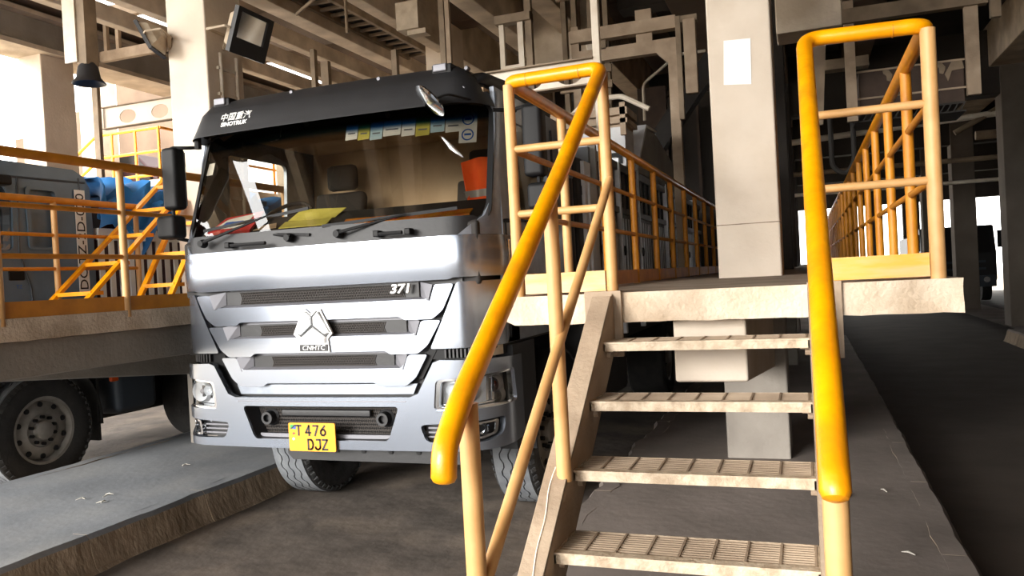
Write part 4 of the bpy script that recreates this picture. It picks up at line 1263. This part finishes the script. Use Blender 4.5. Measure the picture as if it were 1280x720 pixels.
# --- wheels
def wheel(parent, cx_, cy, cz, r, w, face, tread=True, rim_m='rim_grey', tyre_m='rubber', holes=10):
    """face = -1 or 1: side of the wheel whose rim is seen"""
    h = w / 2
    t = MB().lathe([(r * .56, -h * .80), (r * .62, -h * .96), (r * .80, -h), (r * .93, -h * .97), (r * .975, -h * .86), (r * .98, 0), (r * .975, h * .86), (r * .93, h * .97), (r * .80, h), (r * .62, h * .96), (r * .56, h * .80)], (cx_, cy, cz), 'x', 48).build('tyre', tyre_m, parent, smooth=True)
    if tread:
        n = 96
        for k in range(4):
            x0 = -h * .84 + k * h * .43
            b = MB()
            ro = []
            for j in range(n + 1):
                a = 2 * math.pi * j / n
                zig = h * .07 * (1 if (j % 4) in (0, 1) else -1)
                ca, sa = math.cos(a), math.sin(a)
                def pp(x, rr_): return (cx_ + x, cy + rr_ * ca, cz + rr_ * sa)
                zl = 0 if k == 0 else zig
                zr = 0 if k == 3 else zig
                ro.append([pp(x0 + zl, r * .965), pp(x0 + zl, r), pp(x0 + h * .365 + zr, r), pp(x0 + h * .365 + zr, r * .965)])
            b.rows(ro).build('tread_rib', 'tread_rubber', parent)
        lug = MB()
        for j in range(48):
            a = 2 * math.pi * j / 48
            c_ = Vector((0, math.cos(a), math.sin(a)))
            tg_ = Vector((0, -math.sin(a), math.cos(a)))
            for s_ in (-1, 1):
                p = Vector((cx_, cy, cz)) + c_ * r * .962
                lug.bar(tuple(p + Vector((s_ * h * .86, 0, 0))), tuple(p + Vector((s_ * h * 1.0, 0, 0)) - c_ * .03), .03, .03, tuple(c_))
        lug.build('shoulder_lugs', tyre_m, parent)['kind'] = 'stuff'
    f = face
    rm = MB().lathe([(r * .585, h * .78), (r * .60, h * .90), (r * .55, h * .88), (r * .535, h * .70), (r * .52, h * .45), (r * .40, h * .62), (r * .30, h * .70), (r * .285, h * .62), (r * .17, h * .62), (r * .16, h * .95), (r * .14, h), (0, h)], (cx_, cy, cz), 'x', 40, f).build('rim', rim_m, parent, smooth=True)
    for j in range(holes):
        a = 2 * math.pi * (j + .5) / holes
        MB().lathe([(0, 0), (r * .045, 0), (r * .05, -.01)], (cx_ + f * (h * .56 + .012), cy + r * .455 * math.cos(a), cz + r * .455 * math.sin(a)), 'x', 12, f).build('hand_hole', 'gasket', parent)
        MB().tube([(cx_ + f * h * .62, cy + r * .235 * math.cos(a), cz + r * .235 * math.sin(a)), (cx_ + f * (h * .62 + .035), cy + r * .235 * math.cos(a), cz + r * .235 * math.sin(a))], r * .032, 6).build('wheel_nut', 'gasket', parent)
    return t
for s_ in (-1, 1):
    wp = E('front_wheel')
    wp.parent = tk
    wheel(wp, XC + s_ * .955, Y0 + 1.44, .54, .54, .31, s_, holes=10)
for yk in (6.6, 8.0):
    for s_ in (-1, 1):
        wp = E('rear_wheel')
        wp.parent = tk
        wheel(wp, XC + s_ * .95, Y0 + yk, .54, .54, .5, s_, tread=False, tyre_m='dark_rubber', holes=10)
MB().box(XC - .43, XC - .35, Y0 + .3, Y0 + 10.5, .68, .95).box(XC + .35, XC + .43, Y0 + .3, Y0 + 10.5, .68, .95).box(XC - .35, XC + .35, Y0 + 1.3, Y0 + 1.6, .6, .8).build('chassis_rail', 'dark_steel', tk)
MB().box(XC - .82, XC + .82, Y0 + 1.36, Y0 + 1.52, .48, .62).build('front_axle', 'dark_steel', tk, bevel=.03)
MB().box(XC - .33, XC + .33, Y0 + .35, Y0 + 1.8, .75, 1.28).build('engine_block', 'dark_steel', tk, bevel=.03)
MB().tube([T(1.12, 2.02, 1.3), T(1.12, 2.02, 2.9)], .09, 14).build('air_intake_stack', 'black_plastic', tk, smooth=True)
MB().box(XC + .7, XC + 1.2, Y0 + 2.2, Y0 + 2.45, 1.0, 2.75).build('air_filter_housing', 'black_plastic', tk, bevel=.03)
MB().box(XC + .75, XC + 1.17, Y0 + 2.7, Y0 + 4.0, .5, 1.1).build('fuel_tank', 'dark_steel', tk, bevel=.05)
for z in (2.55, 2.66):
    MB().lathe([(.092, -.02), (.1, 0), (.092, .02)], T(1.12, 2.02, z), 'z', 14).build('stack_band', 'recess_grey', tk, smooth=True)

# --- things inside the cab
def leaning(name, label, cat, bl, br, tl, tr, y0, y1, m, t=.004, parent=None):
    """sheet leaning on the rising dashboard; corners are (u, z), lower edge at depth y0, upper edge at y1"""
    p = [Vector(T(bl[0], y0, bl[1])), Vector(T(br[0], y0, br[1])), Vector(T(tr[0], y1, tr[1])), Vector(T(tl[0], y1, tl[1]))]
    n_ = (p[1] - p[0]).cross(p[3] - p[0]).normalized() * t
    o = MB().add(p + [q_ - n_ for q_ in p], [(0, 1, 2, 3), (7, 6, 5, 4), (0, 4, 5, 1), (1, 5, 6, 2), (2, 6, 7, 3), (3, 7, 4, 0)]).build(name, m, parent)
    return tag(o, label, cat) if label else o
rb = leaning('paper_folder', 'red edged paper folder leaning on the dashboard at the steering wheel side', 'folder', (-1.068, 2.165), (-.69, 2.165), (-1.0, 2.285), (-.67, 2.31), .27, .42, 'red_paper', .018)
leaning('label_sheet', None, None, (-1.01, 2.195), (-.76, 2.195), (-.97, 2.272), (-.73, 2.295), .283, .402, 'white_paper', .003, rb)
leaning('folder_print', None, None, (-.95, 2.22), (-.80, 2.22), (-.94, 2.245), (-.79, 2.248), .305, .345, 'blue_ink', .002, rb)
leaning('paper_sheet', 'small pale sheet of paper on the dashboard between folder and yellow sheets', 'paper', (-.66, 2.165), (-.462, 2.17), (-.66, 2.205), (-.55, 2.215), .27, .40, 'cab_interior')
leaning('paper_sheet', 'lower of the two yellow sheets on the dashboard, left of the middle wiper', 'paper', (-.443, 2.163), (-.051, 2.163), (-.475, 2.215), (-.085, 2.22), .27, .40, 'yellow_paper')
leaning('paper_sheet', 'upper of the two yellow sheets propped up on the dashboard', 'paper', (-.458, 2.222), (-.067, 2.222), (-.429, 2.31), (-.053, 2.295), .41, .54, 'yellow_paper')
cl = leaning('folded_cloth', 'long orange and yellow cloth lying along the dashboard under the right wiper', 'cloth', (.09, 2.155), (1.02, 2.155), (.05, 2.195), (1.0, 2.195), .25, .36, 'orange_paper', .012)
leaning('red_patch', None, None, (.42, 2.16), (.50, 2.16), (.44, 2.19), (.52, 2.19), .24, .33, 'red_paper', .004, cl)
vt = MB()
def vestf(u, v):
    return T(.74 + .22 * u + .05 * (1 - v) * (1 - u), .80 + .10 * math.sin(u * 6) * .3 + .12 * u, 2.20 + .40 * v * (1 - .25 * (u - .6) ** 2))
vt.grid(vestf, 10, 10)
vo = vt.build('safety_vest', 'vest_orange', None, smooth=True, solid=.012)
tag(vo, 'orange safety vest with grey band hanging inside the passenger side of the cab', 'vest')
MB().grid(lambda u, v: tuple(Vector(vestf(u, .30 + .13 * v)) + Vector((0, -.022, 0))), 10, 2).build('reflective_band', 'vest_grey', vo, smooth=True)
MB().tube([T(.95, .93, 2.58), T(.98, .93, 2.9)], .008, 6).build('hanger_loop', 'gasket', vo)
# rag under the left end of the bumper
rg_ = MB().grid(lambda u, v: T(-1.05 + .38 * u, .12 + .12 * v, .675 - .012 * math.sin(u * 7 + v * 3) - .008 * v), 12, 3).build('rag', 'white_paper', None, smooth=True, solid=.006)
tag(rg_, 'pale rag tucked under the left end of the silver bumper', 'rag')

# ================================================================== TRAILER BODY BEHIND THE SILVER CAB
tr = tk   # the ribbed cargo body belongs to the silver truck
XR = -1.80
MB().box(-4.2, XR, 7.05, 7.15, 1.15, 2.88).box(-4.2, -4.1, 7.15, 15, 1.15, 2.86).box(-4.2, XR, 14.9, 15, 1.15, 2.86).build('body_wall', 'trailer_grey', tr)
MB().box(-4.2, XR, 7.05, 15, 1.05, 1.18).build('body_floor', 'dark_steel', tr)
for k in range(8):
    y = 7.15 + .98 * k
    sp = MB().box(XR - .04, XR, y, y + .97, 1.18, 2.84).build('side_board', 'trailer_grey', tr)
    for j in range(6):
        MB().box(XR, XR + .006, y + .10 + .145 * j, y + .145 + .145 * j, 1.22, 2.30).build('pressed_rib', 'trailer_rib', sp)
    MB().box(XR, XR + .035, y + .02, y + .95, 2.34, 2.40).box(XR, XR + .035, y + .02, y + .95, 2.78, 2.86).build('board_rail', 'trailer_grey', sp)
    for j in range(3):
        MB().box(XR, XR + .02, y + .2 + .28 * j, y + .23 + .28 * j, 2.40, 2.78).build('upper_rib', 'gasket', sp)
    MB().box(XR - .02, XR + .05, y - .03, y + .03, 1.1, 2.9).build('stake', 'trailer_rib' if k % 3 else 'hopper_grey', tr)
    if k < 7:
        MB().tube([(XR + .03, y + .07, 1.95), (XR + .06, y + .07, 1.95)], .05, 12).build('latch', 'gasket', tr)
        MB().tube([(XR + .03, y + .07, 2.55), (XR + .06, y + .07, 2.55)], .04, 12).build('latch', 'gasket', tr)
MB().box(XR, XR + .05, 8.9, 8.96, 1.18, 2.86).build('red_stake', 'pipe_red', tr)
MB().box(XR - .3, XR + .03, 6.78, 7.0, 1.75, 2.72).build('front_cabinet', 'hopper_white', tr, bevel=.01)
MB().prism([(6.86, 2.1), (6.86, 2.6), (7.5, 2.45), (7.9, 2.2), (7.9, 1.7), (6.86, 1.7)], 'x', XR + .02, XR + .05).build('corner_plate', 'hopper_white', tr)
MB().box(XR - .26, XR + .0, 6.775, 6.78, 2.42, 2.50).build('cabinet_slot', 'gasket', tr)

ld = E('discharge_hopper', 'grey wedge shaped hopper standing above the trailer with white box before it', 'hopper')
MB().prism([(9.05, 2.87), (9.75, 3.46), (10.46, 3.50), (12.46, 3.17), (12.9, 2.87)], 'x', -3.0, -1.76).build('hopper_shell', 'hopper_grey', ld)
MB().prism([(9.00, 2.87), (9.05, 2.87), (9.77, 3.47), (10.46, 3.51), (10.46, 3.54), (9.72, 3.50)], 'x', -3.0, -1.74).build('hopper_lip', 'hopper_white', ld)
bx = MB().box(-2.75, -1.76, 8.55, 9.0, 2.87, 3.30).build('white_box', 'hopper_white', ld, bevel=.01)
MB().box(-2.35, -1.80, 8.535, 8.55, 2.90, 3.02).build('dark_flap', 'gasket', bx)
MB().box(-2.30, -1.86, 8.52, 8.535, 2.91, 2.97).build('flap_plate', 'hopper_grey', bx)
MB().box(-2.8, -1.72, 8.5, 9.05, 3.33, 3.38).box(-2.8, -1.72, 8.5, 9.05, 3.42, 3.50).box(-1.80, -1.74, 8.5, 8.55, 3.2, 3.55).box(-2.75, -1.76, 8.56, 9.0, 3.30, 3.5).build('header_beam', 'dusty_steel', ld)
MB().tube(bend([(-2.5, 8.9, 3.5), (-2.25, 8.9, 3.70), (-1.85, 8.9, 3.70), (-1.55, 8.9, 3.52)], .06), .03, 8).build('arch_pipe', 'pale_steel', ld, smooth=True)
MB().tube([(-2.05, 8.95, 3.5), (-2.05, 8.95, 3.68)], .03, 8).tube([(-2.15, 8.95, 3.5), (-2.15, 8.95, 3.68)], .03, 8).build('arch_stay', 'dusty_steel', ld, smooth=True)

# ================================================================== GREY TRUCK ON THE LEFT
lt = E('truck', 'blue grey truck cab half hidden behind the left walkway railings', 'truck')
XS = -6.75
prof = [(4.25, 1.2), (6.16, 1.2), (6.16, 2.86), (6.10, 2.97), (5.98, 3.03), (5.2, 3.04), (4.5, 3.02), (4.28, 2.9), (4.02, 2.1), (4.0, 1.2)]
recess = round_poly([(5.425, 2.225), (5.745, 2.225), (5.785, 2.825), (5.425, 2.825)], .06)
recess_in = [(5.6 + (a - 5.6) * .80, 2.52 + (z - 2.52) * .90) for a, z in recess]
wnd = round_poly([(4.45, 2.22), (5.275, 2.22), (5.30, 2.66), (5.22, 2.82), (4.62, 2.82)], .05)
sf = lambda off: (lambda a, z: (XS + off - .04 * max(0, z - 2.4), a, z))
cs = panel('cab_side', prof, 'cab_grey', lt, sf(0), holes=[recess, wnd], thick=.03, step=.12)
panel('recess_panel', recess, 'cab_grey', cs, sf(-.05), thick=.01, step=.12)
panel('recess_rim', recess, 'cab_grey', cs, sf(.018), holes=[recess_in], thick=.05, step=.1)
panel('cab_window', wnd, 'side_glass', cs, sf(-.02), thick=0, step=.2)
panel('curtain', [(4.9, 2.25), (5.25, 2.25), (5.27, 2.62), (4.95, 2.62)], 'sky_paper', cs, sf(-.10), thick=.01, step=.1)
for pts in (((5.365, 2.9), (5.33, 2.2), (5.43, 1.86), (5.445, 1.2)), ((6.03, 2.95), (6.03, 1.2))):
    MB().tube([(XS + .004 - .04 * max(0, z - 2.4), a, z) for a, z in pts], .009, 6).build('door_seam', 'cab_grey_dark', cs)
MB().tube([(XS - .02, 4.4, 2.88), (XS - .02, 6.1, 2.91)], .012, 6).build('gutter', 'cab_grey_dark', cs)
MB().box(XS - .01, XS + .01, 5.21, 5.37, 1.945, 2.03).build('door_handle', 'gasket', cs, bevel=.01)
MB().box(-9.1, XS - .03, 4.1, 6.15, 1.2, 1.3).build('cab_floor', 'cab_grey_dark', lt)
MB().prism([(4.28, 2.9), (4.5, 3.02), (5.2, 3.045), (5.98, 3.035), (6.1, 2.975), (6.16, 2.86), (6.16, 2.80), (4.3, 2.80)], 'x', -9.1, XS - .03).build('cab_roof', 'cab_grey', lt, bevel=.02)
MB().box(-9.1, XS - .03, 6.12, 6.16, 1.2, 2.86).build('back_wall', 'cab_grey_dark', lt)
MB().prism([(4.0, 1.2), (4.02, 2.1), (4.28, 2.9), (4.33, 2.9), (4.07, 2.1), (4.05, 1.2)], 'x', -9.1, XS - .03).build('cab_front', 'cab_grey', lt)
MB().box(XS + .05, XS + .22, 5.0, 5.14, 2.78, 2.87).build('mirror_housing', 'gasket', lt, bevel=.02)
mt_ = [c for c in lt.children if c.name.startswith('mirror_housing')][0]
MB().tube([(XS - .02, 5.2, 2.84), (XS + .1, 5.1, 2.83)], .02, 6).build('mirror_arm', 'gasket', mt_)
pl = MB().box(XS + .0, XS + .006, 5.955, 6.075, 1.80, 2.83).build('number_strip', 'white', lt)
pl.data.transform(Matrix.Translation((0, 0, 0)))
text('strip_letters', 'DC TZ-2D-020', .135, 'black_ink', pl, (XS + .0075, 6.015, 2.315), (0, 0, 1), (0, -1, 0), .001, 1.12)
text('door_letters', 'TZ', .05, 'blue_ink', cs, (XS + .016, 5.30, 1.885), (0, 1, 0), (0, 0, 1), .001)
for yk, nm in ((5.47, 'front_wheel'),):
    wp = E(nm)
    wp.parent = lt
    wheel(wp, XS - .12, yk, .54, .53, .31, 1, tread=True, tyre_m='dark_rubber', holes=10)
wp = E('front_wheel')
wp.parent = lt
wheel(wp, -8.95, 5.47, .54, .53, .31, -1, tread=False, tyre_m='dark_rubber', holes=10)
for yk in (7.9, 9.3):
    wp = E('rear_wheel')
    wp.parent = lt
    wheel(wp, XS - .2, yk, .54, .54, .5, 1, tread=False, tyre_m='dark_rubber', holes=10)
MB().rows([[(XS - w, 5.47 + .66 * math.cos(a), .54 + .64 * math.sin(a)) for w in (0, .45)] for a in [math.pi * k / 14 - .1 for k in range(15)]]).build('mudguard', 'dark_rubber', lt, smooth=True, solid=.02)
MB().box(XS - .42, XS - .02, 6.10, 6.13, .31, 1.1).build('mud_flap', 'dark_rubber', lt)
tkk = MB().box(XS - .55, XS - .02, 6.36, 6.92, .52, 1.12).build('fuel_tank', 'cab_grey_dark', lt, bevel=.08)
MB().box(XS - .03, XS + .01, 6.27, 6.36, .88, .96).build('side_lamp', 'amber', lt, bevel=.01)
MB().box(-8.4, -8.3, 4.3, 13, .7, .98).box(-7.5, -7.4, 4.3, 13, .7, .98).build('chassis_rail', 'dark_steel', lt)
MB().box(-8.6, -7.3, 6.2, 8.2, .42, 1.15).build('underbody_filler', 'dark_steel', lt, bevel=.05)  # added dark box to darken the gap under the truck
MB().box(XS - .5, XS - .1, 6.1, 6.3, .9, 1.2).build('battery_box', 'dark_steel', lt, bevel=.02)

lb = lt
MB().box(-9.2, XS - .02, 6.21, 13, 1.15, 2.40).build('body_core', 'maroon', lb)
for k in range(44):
    y = 6.22 + .128 * k
    MB().box(XS - .02, XS + .0, y, y + .062, 1.2, 2.36).build('stake_slat', 'white', lb)
MB().box(XS - .08, XS + .015, 6.21, 13, 2.34, 2.46).build('top_rail', 'white', lb)
tp = MB()
def tarpf(u, v):
    y = 6.21 + 3.2 * u
    # profile over the load: up the near side, across the top
    t = v
    if t < .5:
        x, z = XS + .03 - .10 * t, 2.36 + .52 * t / .5
    else:
        x, z = XS - .02 - 1.8 * (t - .5) / .5, 2.88 + .10 * math.sin((t - .5) * 5)
    w = .07 * math.sin(u * 31 + v * 5) + .05 * math.sin(u * 67 - v * 11) + .03 * math.sin(v * 23 + u * 9) + .03 * abs(math.sin(u * 90 + v * 17))
    low = .10 * math.sin(u * 22 + 1.2) - .09 * math.sin(u * 47)
    return (x + w * .8, y, z + w * .9 + (low if v < .12 else low * .3))
tp.grid(tarpf, 90, 36)
to = tp.build('tarpaulin', 'tarp_blue', None, smooth=True, solid=.01)
tag(to, 'crumpled blue tarpaulin over the load of the striped body', 'tarpaulin')
ldm = MB().box(-9.1, XS - .15, 6.4, 12.9, 2.40, 2.72).build('load', 'maroon', lb)

# ================================================================== FAR TRUCK ON THE RIGHT, CAR ON THE LEFT
ft = E('truck', 'dark truck far off in the right lane, half behind a column', 'truck')
MB().prism([(32, .75), (32, 1.75), (32.35, 2.72), (34, 2.76), (34, .75)], 'x', 3.9, 6.25).build('cab_shell', 'dark_truck', ft, bevel=.06)
MB().add([(4.05, 31.995, 1.75), (6.1, 31.995, 1.75), (6.05, 32.30, 2.6), (4.1, 32.30, 2.6)], [(0, 1, 2, 3)]).build('windscreen', 'lamp_black', ft)
MB().box(3.95, 6.2, 31.9, 32.1, .55, .95).build('bumper', 'cab_grey_dark', ft, bevel=.03)
for x in (4.25, 5.9):
    MB().lathe([(0, -.01), (.1, -.01), (.12, .02)], (x, 31.9, .8), 'y', 14).build('headlight', 'chrome', ft)
    MB().lathe([(0, -.15), (.5, -.15), (.52, 0), (.5, .15), (0, .15)], (x - .1 if x < 5 else x + .15, 33.2, .52), 'x', 24).build('wheel', 'dark_rubber', ft)
for z in (1.15, 1.4):
    MB().box(4.3, 5.9, 31.97, 32.02, z, z + .08).build('grille_bar', 'cab_grey_dark', ft)
MB().box(4.0, 6.2, 34.0, 40, 1.0, 2.5).build('load_body', 'dark_truck', ft)
for x in (6.3, 3.75):
    MB().box(x, x + .12, 32.0, 32.12, 1.9, 2.5).build('mirror_housing', 'gasket', ft)

cr = E('car', 'dark red car on the mezzanine ramp at the far left', 'car')
MB().prism([(-14.4, 3.98), (-14.4, 4.4), (-14.1, 4.5), (-13.8, 4.75), (-13.2, 4.78), (-12.9, 4.5), (-12.6, 4.45), (-12.6, 3.98)], 'y', 13.2, 14.6).build('car_body', 'maroon', cr, bevel=.05)
MB().prism([(-14.05, 4.5), (-13.78, 4.72), (-13.22, 4.75), (-12.95, 4.5)], 'y', 13.19, 13.22).build('side_window', 'lamp_black', cr)
for x in (-14.1, -12.95):
    MB().lathe([(0, -.08), (.2, -.08), (.22, 0), (.2, .08), (0, .08)], (x, 13.22, 4.2), 'y', 18).build('wheel', 'dark_rubber', cr)

# ================================================================== LITTER ON THE KERB ISLANDS
rnd = random.Random(3)
places = [(-4.95, 4.45, 'curled pale scrap on the left kerb island nearest the kerb edge'), (-5.05, 4.62, 'pale scrap on the left kerb island between two other scraps'), (-5.2, 4.48, 'small pale scrap on the left kerb island closest to the grey wheel'),
          (-5.2, 5.55, 'pale scrap by itself farther along the left kerb island'), (.43, 5.6, 'pale twig like scrap on the right kerb island'), (.2, 5.5, 'dark bent scrap on the right kerb island'), (.42, 4.42, 'short pale scrap on the right kerb island nearest the camera')]
for i, (x, y, lb_) in enumerate(places):
    b = MB()
    a0 = rnd.uniform(0, 3)
    for k in range(2 if i < 4 else 1):
        a = a0 + k * 1.2
        d = Vector((math.cos(a), math.sin(a), 0))
        p = Vector((x, y, .238)) + Vector((rnd.uniform(-.03, .03), rnd.uniform(-.03, .03), 0))
        b.tube([p - d * .035, p + Vector((0, 0, .008)), p + d * .035], [.003, .006, .002], 5)
    tag(b.build('plastic_scrap', 'gasket' if i == 5 else 'scrap'), lb_, 'litter', 'scraps of litter on the kerb islands')
